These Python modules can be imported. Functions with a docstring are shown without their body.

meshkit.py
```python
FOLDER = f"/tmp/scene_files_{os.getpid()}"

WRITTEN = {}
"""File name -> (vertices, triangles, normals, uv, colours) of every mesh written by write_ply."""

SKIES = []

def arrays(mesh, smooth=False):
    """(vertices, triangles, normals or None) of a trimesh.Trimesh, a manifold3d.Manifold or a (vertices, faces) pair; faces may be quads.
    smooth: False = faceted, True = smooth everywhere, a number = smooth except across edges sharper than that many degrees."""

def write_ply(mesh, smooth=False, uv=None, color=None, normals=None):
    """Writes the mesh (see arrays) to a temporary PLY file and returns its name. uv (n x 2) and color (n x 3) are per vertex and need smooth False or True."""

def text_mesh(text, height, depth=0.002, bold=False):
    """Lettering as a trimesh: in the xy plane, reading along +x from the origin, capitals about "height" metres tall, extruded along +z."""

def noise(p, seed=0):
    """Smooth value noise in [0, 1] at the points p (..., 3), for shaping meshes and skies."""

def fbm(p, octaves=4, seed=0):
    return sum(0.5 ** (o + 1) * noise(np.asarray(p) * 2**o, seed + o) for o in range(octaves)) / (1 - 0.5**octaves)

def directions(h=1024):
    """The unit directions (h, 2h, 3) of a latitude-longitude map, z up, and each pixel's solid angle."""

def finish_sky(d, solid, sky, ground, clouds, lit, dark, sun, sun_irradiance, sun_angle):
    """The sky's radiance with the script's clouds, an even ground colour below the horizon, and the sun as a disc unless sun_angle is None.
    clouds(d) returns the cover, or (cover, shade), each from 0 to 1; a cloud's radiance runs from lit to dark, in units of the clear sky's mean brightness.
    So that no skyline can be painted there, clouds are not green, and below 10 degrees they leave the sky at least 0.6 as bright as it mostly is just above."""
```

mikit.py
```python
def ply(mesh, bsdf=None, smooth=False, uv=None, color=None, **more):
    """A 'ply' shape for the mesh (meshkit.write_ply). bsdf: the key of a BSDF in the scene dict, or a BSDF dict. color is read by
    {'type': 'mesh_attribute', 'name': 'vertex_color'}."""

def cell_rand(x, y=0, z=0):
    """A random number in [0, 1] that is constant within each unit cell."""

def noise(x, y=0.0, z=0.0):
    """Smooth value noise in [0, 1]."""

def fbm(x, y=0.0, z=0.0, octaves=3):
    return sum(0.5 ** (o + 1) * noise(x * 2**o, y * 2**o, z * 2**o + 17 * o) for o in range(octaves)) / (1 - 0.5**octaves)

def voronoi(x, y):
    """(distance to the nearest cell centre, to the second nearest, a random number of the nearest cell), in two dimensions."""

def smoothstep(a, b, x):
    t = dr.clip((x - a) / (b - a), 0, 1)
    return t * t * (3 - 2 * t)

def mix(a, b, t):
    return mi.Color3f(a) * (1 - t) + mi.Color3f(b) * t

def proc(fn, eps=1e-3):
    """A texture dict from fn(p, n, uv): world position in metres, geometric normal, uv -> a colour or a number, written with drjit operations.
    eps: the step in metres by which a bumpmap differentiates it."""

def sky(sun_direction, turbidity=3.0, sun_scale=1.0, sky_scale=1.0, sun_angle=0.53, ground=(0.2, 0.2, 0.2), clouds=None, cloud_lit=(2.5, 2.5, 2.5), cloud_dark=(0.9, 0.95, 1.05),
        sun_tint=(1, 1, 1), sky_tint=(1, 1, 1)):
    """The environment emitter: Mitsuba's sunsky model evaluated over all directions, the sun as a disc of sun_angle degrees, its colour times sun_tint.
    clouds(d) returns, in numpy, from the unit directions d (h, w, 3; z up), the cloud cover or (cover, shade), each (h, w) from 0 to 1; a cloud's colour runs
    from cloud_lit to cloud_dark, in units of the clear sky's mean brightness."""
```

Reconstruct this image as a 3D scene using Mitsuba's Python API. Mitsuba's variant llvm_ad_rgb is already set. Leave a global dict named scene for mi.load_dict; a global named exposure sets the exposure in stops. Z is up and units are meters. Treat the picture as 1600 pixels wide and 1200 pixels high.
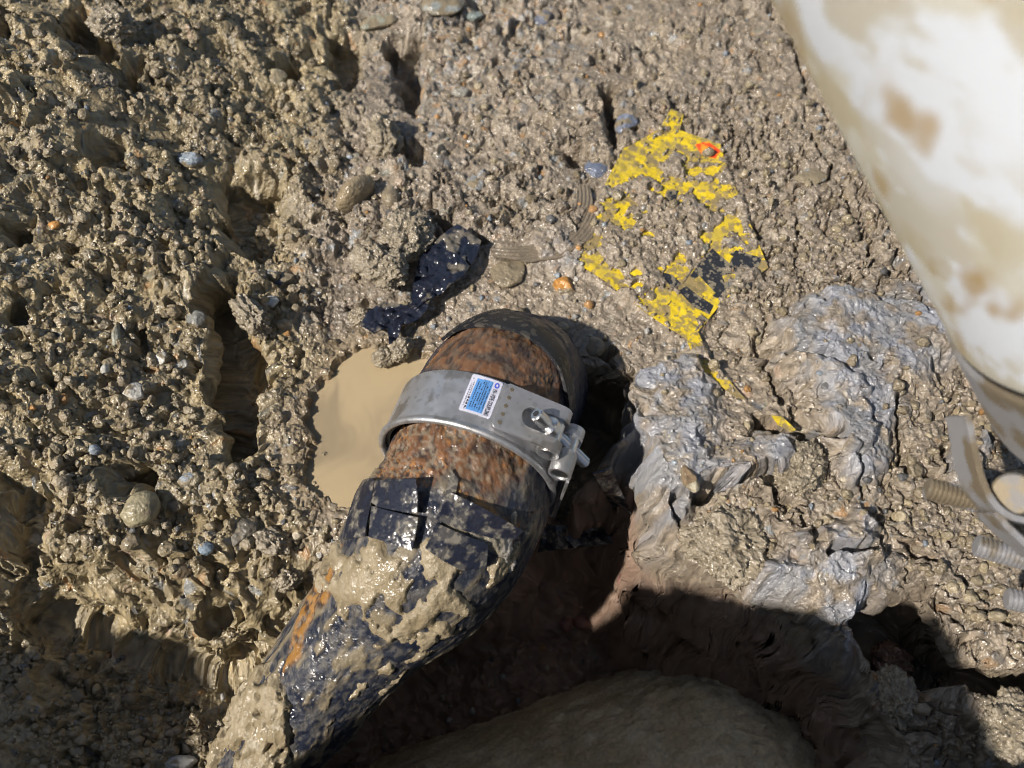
import math
import numpy as np
import trimesh
import mitsuba as mi
import drjit as dr
import mikit, meshkit
from scipy.interpolate import RBFInterpolator, CubicSpline
from scipy.ndimage import map_coordinates, gaussian_filter
from scipy.spatial import cKDTree
from shapely.geometry import Polygon, LineString, Point

T = mi.ScalarTransform4f
scene, labels = {}, {}

# ------------------------------------------------------------------ camera, sky, exposure
EYE = np.array([0.0, -0.38, 0.62])
FWD = np.array([0.0, 0.38, -0.62]) / math.hypot(0.38, 0.62)
RIGHT = np.array([1.0, 0.0, 0.0])
UP = np.cross(RIGHT, FWD)
HALF = math.radians(31.0)
F = 800 / math.tan(HALF)
scene['camera'] = {
    'type': 'thinlens', 'fov': 62.0, 'fov_axis': 'x', 'near_clip': 0.02, 'far_clip': 100.0,
    'aperture_radius': 0.0032, 'focus_distance': 0.625,
    'to_world': T().look_at(origin=EYE.tolist(), target=(EYE + FWD).tolist(), up=[0, 0, 1])}
SUN = np.array([-0.60, -0.40, 0.69])
scene['sky'] = mikit.sky(SUN.tolist(), turbidity=3, sun_scale=1.0, sky_scale=0.60, sky_tint=(1.2, 1.0, 0.84), sun_tint=(0.89, 1.0, 1.22), sun_angle=1.4)
exposure = 2.28

# ------------------------------------------------------------------ helpers
def ray(px, py):
    return FWD + (px - 800) / F * RIGHT - (py - 600) / F * UP


def at(px, py, z):
    """The point at height z that the photograph shows there."""
    d = ray(px, py)
    return EYE + d * (z - EYE[2]) / d[2]


def pix(p):
    q = np.asarray(p, float) - EYE
    t = q @ FWD
    return np.stack([800 + F * (q @ RIGHT) / t, 600 - F * (q @ UP) / t], -1)


def smooth(a, b, x):
    t = np.clip((x - a) / (b - a), 0, 1)
    return t * t * (3 - 2 * t)


RT = np.random.default_rng(5).random((8, 512, 512)).astype(np.float32)


def n2(x, y, seed=0):
    i, j = np.floor(x).astype(np.int32), np.floor(y).astype(np.int32)
    a, b = (x - i).astype(np.float32), (y - j).astype(np.float32)
    a, b = a * a * (3 - 2 * a), b * b * (3 - 2 * b)
    R = RT[seed % 8]
    i, j = i + seed * 37, j + seed * 91
    i0, i1, j0, j1 = i & 511, (i + 1) & 511, j & 511, (j + 1) & 511
    return (R[i0, j0] * (1 - a) + R[i1, j0] * a) * (1 - b) + (R[i0, j1] * (1 - a) + R[i1, j1] * a) * b


def fb(x, y, f, octaves=3, seed=0):
    return sum(0.5 ** (o + 1) * n2(x * f * 2 ** o, y * f * 2 ** o, seed + o) for o in range(octaves)) / (1 - 0.5 ** octaves)


def crumb(x, y, s, seed):
    """Heap of rounded grains about s across: (height 0 to 1, random number of the grain on top)."""
    x, y = x / s, y / s
    i, j = np.floor(x).astype(np.int32), np.floor(y).astype(np.int32)
    best, who = np.zeros(x.shape, np.float32), np.zeros(x.shape, np.float32)
    for a in (-1, 0, 1):
        for b in (-1, 0, 1):
            I, J = (i + a + seed * 53) & 511, (j + b + seed * 17) & 511
            cx, cy = i + a + RT[0][I, J], j + b + RT[1][I, J]
            r = 0.42 + 0.45 * RT[2][I, J]
            k = 0.45 + 0.55 * RT[3][I, J]
            h = np.sqrt(np.maximum(0, 1 - ((cx - x) ** 2 + (cy - y) ** 2) / r ** 2)) * k
            m = h > best
            best = np.where(m, h, best)
            who = np.where(m, RT[4][I, J], who)
    return best.astype(np.float32), who


def sdf(X, Y, poly):
    """Signed distance (negative inside) to a polygon of (n, 2) points."""
    p = np.asarray(poly, float)
    d = np.full(X.shape, 1e9)
    inside = np.zeros(X.shape, bool)
    for k in range(len(p)):
        a, b = p[k], p[(k + 1) % len(p)]
        e = b - a
        wx, wy = X - a[0], Y - a[1]
        t = np.clip((wx * e[0] + wy * e[1]) / max(e @ e, 1e-12), 0, 1)
        d = np.minimum(d, (wx - t * e[0]) ** 2 + (wy - t * e[1]) ** 2)
        c = (a[1] > Y) != (b[1] > Y)
        if a[1] != b[1]:
            inside ^= c & (X < e[0] * (Y - a[1]) / e[1] + a[0])
    d = np.sqrt(d)
    return np.where(inside, -d, d)


def pline(X, Y, pts):
    d = np.full(X.shape, 1e9)
    for a, b in zip(pts[:-1], pts[1:]):
        e = b - a
        wx, wy = X - a[0], Y - a[1]
        t = np.clip((wx * e[0] + wy * e[1]) / (e @ e), 0, 1)
        d = np.minimum(d, (wx - t * e[0]) ** 2 + (wy - t * e[1]) ** 2)
    return np.sqrt(d)


def grid_faces(h, w, wrap=False):
    i = np.arange(h * w).reshape(h, w)
    if wrap:
        i = np.concatenate([i, i[:, :1]], 1)
    a, b, c, d = i[:-1, :-1].ravel(), i[:-1, 1:].ravel(), i[1:, 1:].ravel(), i[1:, :-1].ravel()
    return np.vstack([np.stack([a, b, c], 1), np.stack([a, c, d], 1)])


def numbered(name):
    if name not in scene and name not in labels:
        return name
    k = 1
    while f'{name}_{k:03d}' in scene or f'{name}_{k:03d}' in labels:
        k += 1
    return f'{name}_{k:03d}'


def put(name, mesh, bsdf, parent=None, label=None, cat=None, group=None, kind=None, smooth=40, color=None):
    key = numbered((parent + '__' if parent else '') + name)
    if isinstance(mesh, trimesh.Trimesh):
        mesh = (np.array(mesh.vertices), np.array(mesh.faces))
    scene[key] = mikit.ply(mesh, bsdf, smooth=smooth, color=color)
    note(key, label, cat, group, kind)
    return key


def note(key, label=None, cat=None, group=None, kind=None):
    d = {k: v for k, v in (('label', label), ('category', cat), ('group', group), ('kind', kind)) if v}
    if d:
        labels[key] = d


def thing(name, label, cat, group=None):
    key = numbered(name)
    note(key, label, cat, group)
    return key


def sheet(poly, thick, step):
    """A plate of the polygon, cut into small triangles so that it can be bent."""
    if not isinstance(poly, Polygon):
        poly = Polygon(poly)
    m = trimesh.creation.extrude_polygon(poly.buffer(0), thick, engine='earcut')
    return m.subdivide_to_size(step, max_iter=12)


# ------------------------------------------------------------------ materials
P, noise, fbm, sstep, mix = mikit.proc, mikit.noise, mikit.fbm, mikit.smoothstep, mikit.mix
VC = {'type': 'mesh_attribute', 'name': 'vertex_color'}


def principled(color, rough, spec=0.5, metal=0.0, bump=None, bs=1.0, eps=3e-4, coat=0.0, cg=0.9):
    d = {'type': 'principled', 'base_color': color if isinstance(color, dict) else {'type': 'rgb', 'value': list(color)},
         'roughness': rough, 'specular': spec, 'metallic': metal}
    if coat:
        d['clearcoat'], d['clearcoat_gloss'] = coat, cg
    if bump:
        d = {'type': 'bumpmap', 'arbitrary': P(bump, eps), 'scale': bs, 'bsdf': d}
    return {'type': 'twosided', 'bsdf': d}


def mud_bump(p, n, uv):
    return fbm(p.x * 560, p.y * 560, p.z * 560, 3) + 1.6 * fbm(p.x * 150, p.y * 150, p.z * 150, 2)


def mud_rough(p, n, uv):
    return 0.13 + 0.42 * sstep(0.38, 0.66, fbm(p.x * 60 + 3, p.y * 60, p.z * 60, 3))


scene['mud'] = principled(VC, P(mud_rough), 0.9, bump=mud_bump, bs=0.0022)
scene['wet_mud'] = principled(VC, 0.3, 0.55, bump=mud_bump, bs=0.0006)
scene['stone'] = principled(VC, P(mud_rough), 0.5, bump=mud_bump, bs=0.0012)


def coat_rough(p, n, uv):
    return 0.22 + 0.45 * sstep(0.4, 0.62, fbm(p.x * 160, p.y * 160, p.z * 160, 3))


scene['pipe_skin'] = principled(VC, P(coat_rough), 0.5, bump=lambda p, n, uv: fbm(p.x * 420, p.y * 420, p.z * 420, 3), bs=0.0011)
scene['mud_cake'] = principled(VC, P(mud_rough), 0.5, bump=mud_bump, bs=0.0012)


def foil_color(p, n, uv):
    m = sstep(0.44, 0.58, fbm(p.x * 120, p.y * 120, p.z * 120, 4))
    g = sstep(0.48, 0.6, fbm(p.x * 420 + 9, p.y * 420, p.z * 420, 2))
    return mix((0.014, 0.016, 0.026), (0.18, 0.165, 0.135), m * (0.3 + 0.6 * g))


scene['black_coat'] = principled(P(lambda p, n, uv: mix((0.010, 0.011, 0.014), (0.09, 0.08, 0.065), 0.6 * sstep(0.56, 0.66, fbm(p.x * 200, p.y * 200, p.z * 200, 4)))), 0.4, 0.35)
scene['glossy_foil'] = principled(P(lambda p, n, uv: mix((0.012, 0.014, 0.024), (0.17, 0.15, 0.115), 0.7 * sstep(0.56, 0.66, fbm(p.x * 100, p.y * 100, p.z * 100, 4)))), 0.14, 0.8, bump=lambda p, n, uv: dr.abs(fbm(p.x * 75, p.y * 75, p.z * 75, 3) - 0.5), bs=0.014)
scene['black_foil'] = principled(P(foil_color), 0.22, 0.55, bump=lambda p, n, uv: fbm(p.x * 150, p.y * 150, p.z * 150, 3), bs=0.002)


def steel_rough(p, n, uv):
    return 0.36 + 0.18 * fbm(p.x * 300, p.y * 300, p.z * 300, 2)


def steel_color(p, n, uv):
    sm = sstep(0.5, 0.75, fbm(p.x * 70 + 4, p.y * 70, p.z * 70, 3))
    sp = sstep(0.7, 0.78, noise(p.x * 260, p.y * 260, p.z * 260))
    md = sstep(0.57, 0.66, fbm(p.x * 55 + 9, p.y * 55, p.z * 55, 5))
    return mix(mix((0.53, 0.53, 0.545), (0.42, 0.415, 0.405), sm) * (1 - 0.2 * sp), (0.2, 0.165, 0.115), 0.55 * md)


def scratches(p, n, uv):
    return noise(p.x * 2600 + p.y * 900, p.y * 180, p.z * 240) * 0.5 + fbm(p.x * 200, p.y * 200, p.z * 200, 2)


scene['steel'] = principled(P(steel_color), P(steel_rough), 0.5, 0.85, bump=scratches, bs=0.00018)
scene['bright_steel'] = principled((0.72, 0.72, 0.72), 0.28, 0.5, 1.0, bump=scratches, bs=0.00015)


def dull_color(p, n, uv):
    m = sstep(0.45, 0.62, fbm(p.x * 60, p.y * 60, p.z * 60, 4))
    return mix((0.30, 0.30, 0.31), (0.20, 0.165, 0.115), m)


scene['muddy_steel'] = principled(P(dull_color), 0.42, 0.5, 0.45, bump=scratches, bs=0.0003)
scene['dull_steel'] = principled(P(lambda p, n, uv: mix((0.16, 0.155, 0.15), (0.2, 0.165, 0.11), sstep(0.4, 0.6, fbm(p.x * 90, p.y * 90, p.z * 90, 4)))), 0.6, 0.3, 0.2)
scene['rubber'] = principled((0.02, 0.02, 0.022), 0.5)
scene['stain_brown'] = principled((0.10, 0.085, 0.06), 0.6)
scene['sticker_white'] = principled((0.50, 0.51, 0.60), 0.35)
scene['sticker_blue'] = principled((0.09, 0.25, 0.55), 0.35)
scene['sticker_ink'] = principled((0.02, 0.025, 0.05), 0.5)
scene['sticker_logo'] = principled((0.06, 0.09, 0.55), 0.4)


def yellow_color(p, n, uv):
    s = sstep(0.45, 0.66, fbm(p.x * 90, p.y * 90, p.z * 90, 4))
    g = sstep(0.5, 0.62, fbm(p.x * 260, p.y * 260, p.z * 260, 4))
    h = sstep(0.56, 0.62, fbm(p.x * 70 + 5, p.y * 70, p.z * 70, 4))
    return mix(mix((0.58, 0.43, 0.02), (0.42, 0.32, 0.05), s), (0.2, 0.155, 0.09), dr.maximum(0.75 * g, 0.9 * h))


scene['yellow_film'] = principled(P(yellow_color), 0.3, 0.5, bump=lambda p, n, uv: fbm(p.x * 160, p.y * 160, p.z * 160, 4), bs=0.0032)
scene['print_black'] = principled(P(lambda p, n, uv: mix((0.02, 0.022, 0.026), (0.17, 0.15, 0.11), sstep(0.5, 0.6, fbm(p.x * 300, p.y * 300, p.z * 300, 3)))), 0.4)
scene['print_red'] = principled(P(lambda p, n, uv: mix((0.75, 0.07, 0.015), (0.65, 0.3, 0.03), sstep(0.45, 0.65, fbm(p.x * 250, p.y * 250, p.z * 250, 3)))), 0.4)


def white_color(p, n, uv):
    q = p.x * 0.55 + p.y * 0.2
    w = fbm(p.x * 13 + p.z * 14, p.y * 26 + p.z * 10, q * 8, 4)
    s = sstep(0.525, 0.60, w)
    g = sstep(0.47, 0.62, fbm(p.x * 22, p.y * 30 + 5, p.z * 22, 4))
    c = mix((0.53, 0.56, 0.60), (0.44, 0.41, 0.31), 0.7 * sstep(0.5, 0.62, fbm(p.x * 22, p.y * 30 + 5, p.z * 22, 4)))
    st = sstep(0.47, 0.57, fbm(p.x * 22 + 40 * p.z, p.y * 40 + 10 * p.z, p.z * 20, 4))
    c = mix(c, (0.34, 0.285, 0.16), 0.62 * st * sstep(0.36, 0.5, fbm(p.x * 9, p.y * 11, p.z * 9 + 3, 3)))
    c = mix(c, (0.30, 0.20, 0.07), 0.8 * s * sstep(0.3, 0.6, fbm(p.x * 40, p.y * 60, p.z * 40, 3)))
    return c


scene['white_plastic'] = principled(P(white_color), 0.4, 0.5)


def brown_color(p, n, uv):
    a = fbm(p.x * 22, p.y * 22, p.z * 22, 4)
    b = sstep(0.48, 0.7, fbm(p.x * 80, p.y * 80, p.z * 80, 5))
    return mix(mix((0.42, 0.35, 0.22), (0.56, 0.48, 0.33), sstep(0.3, 0.7, a)), (0.55, 0.48, 0.35), 0.45 * b) * (0.7 + 0.6 * fbm(p.x * 420, p.y * 420, p.z * 420, 2))


scene['brown_film'] = principled(P(brown_color), 0.38, 0.5, bump=lambda p, n, uv: fbm(p.x * 90, p.y * 90, p.z * 90, 4), bs=0.007)
scene['water_murk'] = {'type': 'twosided', 'bsdf': {'type': 'bumpmap', 'arbitrary': P(lambda p, n, uv: fbm(p.x * 30, p.y * 30, 0.0, 2), 5e-4), 'scale': 0.0006, 'bsdf': {
    'type': 'roughplastic', 'alpha': 0.06, 'int_ior': 1.33, 'diffuse_reflectance': P(lambda p, n, uv: mix((0.36, 0.285, 0.175), (0.25, 0.20, 0.13), sstep(0.35, 0.65, fbm(p.x * 22 + fbm(p.x * 30, p.y * 30, 0.0, 2) * 1.5, p.y * 13, 0.0, 4))))}}}

# ------------------------------------------------------------------ the lie of the ground: heights (px, py, z)
CTRL = [(0, 0, .15), (0, 300, .13), (0, 600, .10), (0, 850, .06), (150, 150, .13), (200, 400, .085), (200, 650, .065), (150, 850, .05), (300, 0, .10), (330, 250, .07),
        (400, 500, .05), (300, 800, .04), (430, 700, .035), (450, 850, .025), (500, 100, .06), (560, 300, .05), (520, 500, .035), (480, 620, .03), (560, 650, .022), (520, 740, .024),
        (700, 0, .05), (700, 200, .045), (700, 350, .05), (650, 450, .04), (620, 560, .027), (800, 430, .04), (900, 500, .04), (900, 100, .045), (900, 300, .05), (1100, 0, .05),
        (1100, 150, .045), (1050, 300, .045), (1100, 450, .045), (1200, 300, .05), (1350, 300, .06), (1400, 500, .06), (1000, 600, .045), (1100, 620, .05), (1200, 600, .055),
        (1300, 600, .065), (1450, 650, .06), (1080, 720, .055), (1150, 830, .05), (1200, 800, .055), (1300, 800, .06), (1250, 920, .04), (1450, 850, .055), (1580, 900, .055),
        (1500, 1000, .05), (1600, 1040, .05), (1300, 1000, .03), (1600, 300, .06), (1600, 0, .06), (380, 1000, .0), (480, 950, .005), (60, 1150, -.01), (250, 1150, -.03), (100, 980, .02),
        (300, 950, .02), (0, 1200, -.01), (400, 1250, -.05), (700, 900, .0), (900, 900, .0), (1000, 1150, .0), (1400, 1200, .0)]
C3 = np.array([at(*c) for c in CTRL])
RBF = RBFInterpolator(C3[:, :2], C3[:, 2], kernel='thin_plate_spline', smoothing=2e-5)

NU, NV, MU = 1130, 860, 26
rows = np.linspace(1300, -170, NV)
yr = np.array([at(800, r, 0.02)[1] for r in rows])
grow = np.cumsum(0.004 * 1.24 ** np.arange(MU))
yr = np.concatenate([yr[0] - grow[::-1], yr, yr[-1] + grow])
ur = np.linspace(-1, 1, NU)
ur = np.concatenate([-1 - grow[::-1], ur, 1 + grow])
hw = 0.50 + 0.24 * np.clip((yr + 0.35) / 0.95, -0.1, 1.1)
GX, GY = ur[None, :] * hw[:, None], np.repeat(yr[:, None], len(ur), 1)
HH, WW = GX.shape


def macro(x, y):
    x, y = np.asarray(x, float), np.asarray(y, float)
    z = RBF(np.stack([np.clip(x, -.75, .75).ravel(), np.clip(y, -.38, .7).ravel()], 1)).reshape(x.shape)
    out = np.maximum(np.maximum(np.abs(x) - .62, 0), np.maximum(y - .6, -.36 - y))
    return z * (1 - smooth(0, .25, out)) + .06 * smooth(0, .25, out)


# heights on a coarse copy of the net, then enlarged
ci, cj = np.linspace(0, HH - 1, 150), np.linspace(0, WW - 1, 180)
cx = map_coordinates(GX, np.meshgrid(ci, cj, indexing='ij'), order=1)
cy = map_coordinates(GY, np.meshgrid(ci, cj, indexing='ij'), order=1)
MZ = map_coordinates(macro(cx, cy), np.meshgrid(np.arange(HH) / (HH - 1) * 149, np.arange(WW) / (WW - 1) * 179, indexing='ij'), order=1, mode='nearest')


def on(px, py, lift=0.0):
    """The point of the undug ground that the photograph shows at this pixel."""
    z = 0.03
    for _ in range(8):
        p = at(px, py, z)
        z = 0.5 * z + 0.5 * (float(macro(p[0], p[1])) + lift)
    return at(px, py, z)


def poly(pts, lift=0.0):
    return np.array([on(x, y, lift)[:2] for x, y in pts])


# warped coordinates: outlines and grains lose their regular shape
w1x, w1y = (fb(GX, GY, 28, 3, 1) - .5) * .022, (fb(GX, GY, 28, 3, 4) - .5) * .022
w2x, w2y = (fb(GX, GY, 160, 2, 2) - .5) * .007, (fb(GX, GY, 160, 2, 6) - .5) * .007
QX, QY = GX + w1x * .6 + w2x, GY + w1y * .6 + w2y


def zone(pts, soft, X=None, Y=None):
    X, Y = (GX + w1x * 1.5 + w2x, GY + w1y * 1.5 + w2y) if X is None else (X, Y)
    return smooth(soft, -soft, sdf(X, Y, poly(pts)))


# kinds of soil
clay = np.maximum.reduce([
    zone([(1215, 500), (1300, 465), (1440, 440), (1500, 470), (1500, 560), (1420, 600), (1330, 640), (1250, 620), (1210, 560)], .012),
    zone([(985, 640), (1040, 560), (1090, 560), (1130, 640), (1110, 720), (1050, 790), (1000, 840), (930, 760)], .012),
    zone([(1290, 620), (1380, 600), (1420, 660), (1360, 780), (1320, 780), (1290, 700)], .01),
    zone([(1210, 880), (1330, 820), (1380, 880), (1360, 960), (1330, 1050), (1240, 960), (1180, 930)], .01),
    zone([(1060, 720), (1230, 690), (1230, 740), (1090, 790), (1040, 850), (1030, 780)], .009) * .9,
    zone([(820, 400), (900, 370), (920, 440), (850, 450)], .008) * .45,
    zone([(1495, 690), (1540, 690), (1550, 770), (1505, 770)], .006)])
clay = clay * smooth(.22, .42, fb(GX, GY, 40, 4, 3) + .12)
gran = zone([(-200, -200), (480, -200), (560, 60), (520, 260), (470, 420), (500, 560), (440, 700), (480, 830), (520, 930), (420, 1300), (-300, 1300)], .03)
slick = np.maximum(zone([(620, 440), (760, 420), (900, 420), (1000, 470), (1080, 560), (1000, 640), (900, 560), (760, 500), (690, 560), (640, 780), (520, 850), (465, 800), (430, 690), (470, 560), (540, 480)], .025),
                   zone([(1000, 820), (1100, 780), (1250, 900), (1200, 960), (1060, 900)], .02) * .8)
slick = np.maximum(slick, zone([(1000, 470), (1100, 480), (1210, 600), (1190, 680), (1100, 640), (1040, 540)], .02) * .8)
rich = zone([(1150, 120), (1330, 300), (1420, 470), (1250, 480), (1180, 540), (1150, 600), (1100, 560), (1150, 420), (1080, 330), (1020, 160)], .02)
rich = np.maximum(rich, zone([(1380, 640), (1500, 600), (1640, 800), (1640, 1080), (1440, 1060), (1380, 900)], .02))

c40, r40 = crumb(QX, QY, .042, 1)
c18, r18 = crumb(QX, QY, .019, 2)
c9, r9 = crumb(QX, QY, .0082, 3)
c5, r5 = crumb(QX, QY, .0046, 4)
c3, r3 = crumb(GX, GY, .0031, 5)
lump = fb(GX, GY, 14, 4, 2) - .5
rough = fb(GX, GY, 90, 4, 5) - .5
rough2 = fb(GX, GY, 330, 2, 3) - .5
flat18, flat9 = np.minimum(c18, .55), np.minimum(c9, .6)
open_ = smooth(.42, .62, fb(GX, GY, 38, 3, 7))                   # where the crumbs gape
calm = smooth(.40, .58, fb(GX + 3, GY, 22, 3, 0))               # where the mud is pressed flat
gape = np.maximum(smooth(.63, .70, fb(GX + w2x * 1.5, GY + w2y * 1.5, 42, 4, 6)), smooth(.655, .70, fb(GX, GY + 3, 75, 4, 0)))   # ragged hollows where crumbs fell out
clump = smooth(.45, .6, fb(GX + 7, GY, 26, 3, 5))
flatg = smooth(.47, .60, fb(GX, GY + 5, 17, 3, 3))               # patches pressed smooth by the digger
z_gran = .024 * lump + .014 * np.minimum(c40, .75) * clump + (1 - .74 * flatg) * ( .0055 * c18 * (.2 + .8 * open_) + .0017 * c9 * (.3 + 1.2 * clump) + .0013 * c5 + .0017 * c3 + .0036 * rough + .0033 * rough2 - .008 * open_ * (1 - c18) * (1 - c9)) - .0075 * gape
z_mid = .018 * lump + (.006 * np.minimum(c40, .6) + .006 * flat18) * (1 - .6 * calm) + (.0015 * flat9 + .0013 * c5) * (1 - .8 * calm) + .0013 * c3 * (1 - .4 * calm) + (.0036 * rough + .0028 * rough2) * (1 - .5 * calm) - .006 * gape * (1 - .5 * calm) - .009 * open_ * (1 - flat18 / .55) * (1 - calm)
z_rich = .010 * lump + .005 * flat18 + .0022 * flat9 + .0018 * c5 + .0015 * c3 - .005 * gape - .012 * open_ * smooth(.45, .05, c9) * smooth(.6, .3, c18) + .004 * rough + .0025 * rough2
z_slick = .008 * lump + .0022 * c18 * smooth(.55, .8, r18) + .0022 * c9 * smooth(.6, .9, r9) + .0012 * c5 + .0007 * c3 + .003 * rough
sa, sb = (GX * .75 + GY * .66), (-GX * .66 + GY * .75)
streak = fb(sa + w1x * 2, (sb + w1y * 2) * 3.2, 40, 4, 6)
cbig, _ = crumb(GX + w1x * 2.2, GY + w1y * 2.2, .055, 7)
z_clay = .010 + .024 * np.minimum(cbig, .34) + .022 * (fb(GX, GY, 17, 3, 4) - .5) + .004 * (streak - .5) + .0022 * rough + .0016 * rough2 + .0016 * (1 - np.abs(2 * fb(GX, GY, 60, 3, 1) - 1)) + .0016 * c5 + .0007 * c3
wts = [gran, np.maximum(0, 1 - gran)]
fis = np.abs(fb(GX + w1x, GY + w1y, 48, 4, 5) - .5)
fiss = smooth(.026, .006, fis) * smooth(.45, .6, fb(GX, GY + 9, 16, 3, 1))
z_rich = z_rich - .010 * fiss
z_mid = z_mid - .008 * fiss * (1 - calm)
ZM = z_mid * (1 - gran) + z_gran * gran
ZM = ZM * (1 - rich) + z_rich * rich
ZM = ZM * (1 - slick) + z_slick * slick
ZM = ZM * (1 - clay) + z_clay * clay
GZ = MZ + ZM

# the ribbed print that pressed cloth left in the mud is a thing of its own (below)
# pits, slots and hollows: (outline in the photograph, floor height or depth, edge softness)
HOLES = [
    ([(335, 455), (368, 445), (375, 520), (408, 545), (412, 640), (388, 700), (360, 725), (338, 650), (328, 540)], -.060, .006),
    ([(85, 55), (130, 10), (185, 70), (180, 95), (135, 92)], -.045, .006), ([(165, 118), (232, 95), (225, 120), (185, 138)], -.03, .005),
    ([(148, 225), (195, 222), (192, 265), (160, 270)], -.03, .005), ([(400, 95), (470, 98), (480, 130), (450, 130), (430, 108)], -.03, .004),
    ([(350, 290), (440, 275), (450, 300), (442, 345), (425, 400), (380, 405), (352, 350)], -.035, .008),
    ([(515, 60), (555, 55), (565, 110), (545, 135), (518, 120)], -.035, .006), ([(600, 65), (665, 60), (662, 130), (645, 175), (620, 165), (625, 110)], -.045, .007),
    ([(610, 232), (660, 232), (668, 258), (650, 270), (625, 250)], -.025, .005), ([(935, 150), (962, 140), (972, 180), (960, 235), (935, 210), (945, 180)], -.04, .004),
    ([(890, 235), (912, 235), (910, 262), (892, 258)], -.03, .004), ([(0, 15), (22, 20), (18, 55), (0, 60)], -.03, .005), ([(345, 480), (360, 470), (362, 640), (345, 640)], -.015, .008),
    ([(175, 720), (235, 728), (235, 765), (205, 770), (185, 745)], -.035, .005), ([(310, 940), (358, 938), (362, 975), (320, 985)], -.035, .005),
    ([(0, 730), (55, 735), (65, 790), (50, 860), (20, 900), (0, 900)], -.03, .012), ([(10, 340), (45, 335), (40, 370), (12, 372)], -.03, .005),
    ([(190, 505), (215, 510), (220, 545), (200, 548)], -.03, .004), ([(280, 548), (308, 550), (302, 568), (285, 566)], -.025, .004), ([(0, 455), (40, 460), (45, 500), (0, 500)], -.03, .006),
    ([(100, 945), (200, 945), (290, 985), (340, 1030), (410, 1000), (460, 960), (490, 900), (520, 930), (460, 1010), (400, 1080), (330, 1140), (290, 1100), (210, 1090), (110, 1060), (60, 1000), (0, 985), (0, 930), (60, 925)], -.055, .03),
    ([(885, 590), (935, 572), (975, 590), (986, 625), (975, 655), (945, 690), (925, 720), (905, 740), (870, 740), (870, 640)], -.16, .008),
    ([(1325, 950), (1400, 940), (1425, 930), (1440, 970), (1470, 1010), (1500, 1050), (1560, 1060), (1600, 1055), (1660, 1050), (1660, 1130), (1560, 1110), (1500, 1080), (1440, 1070), (1380, 1040), (1350, 1000)], -.12, .006),
]
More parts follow.
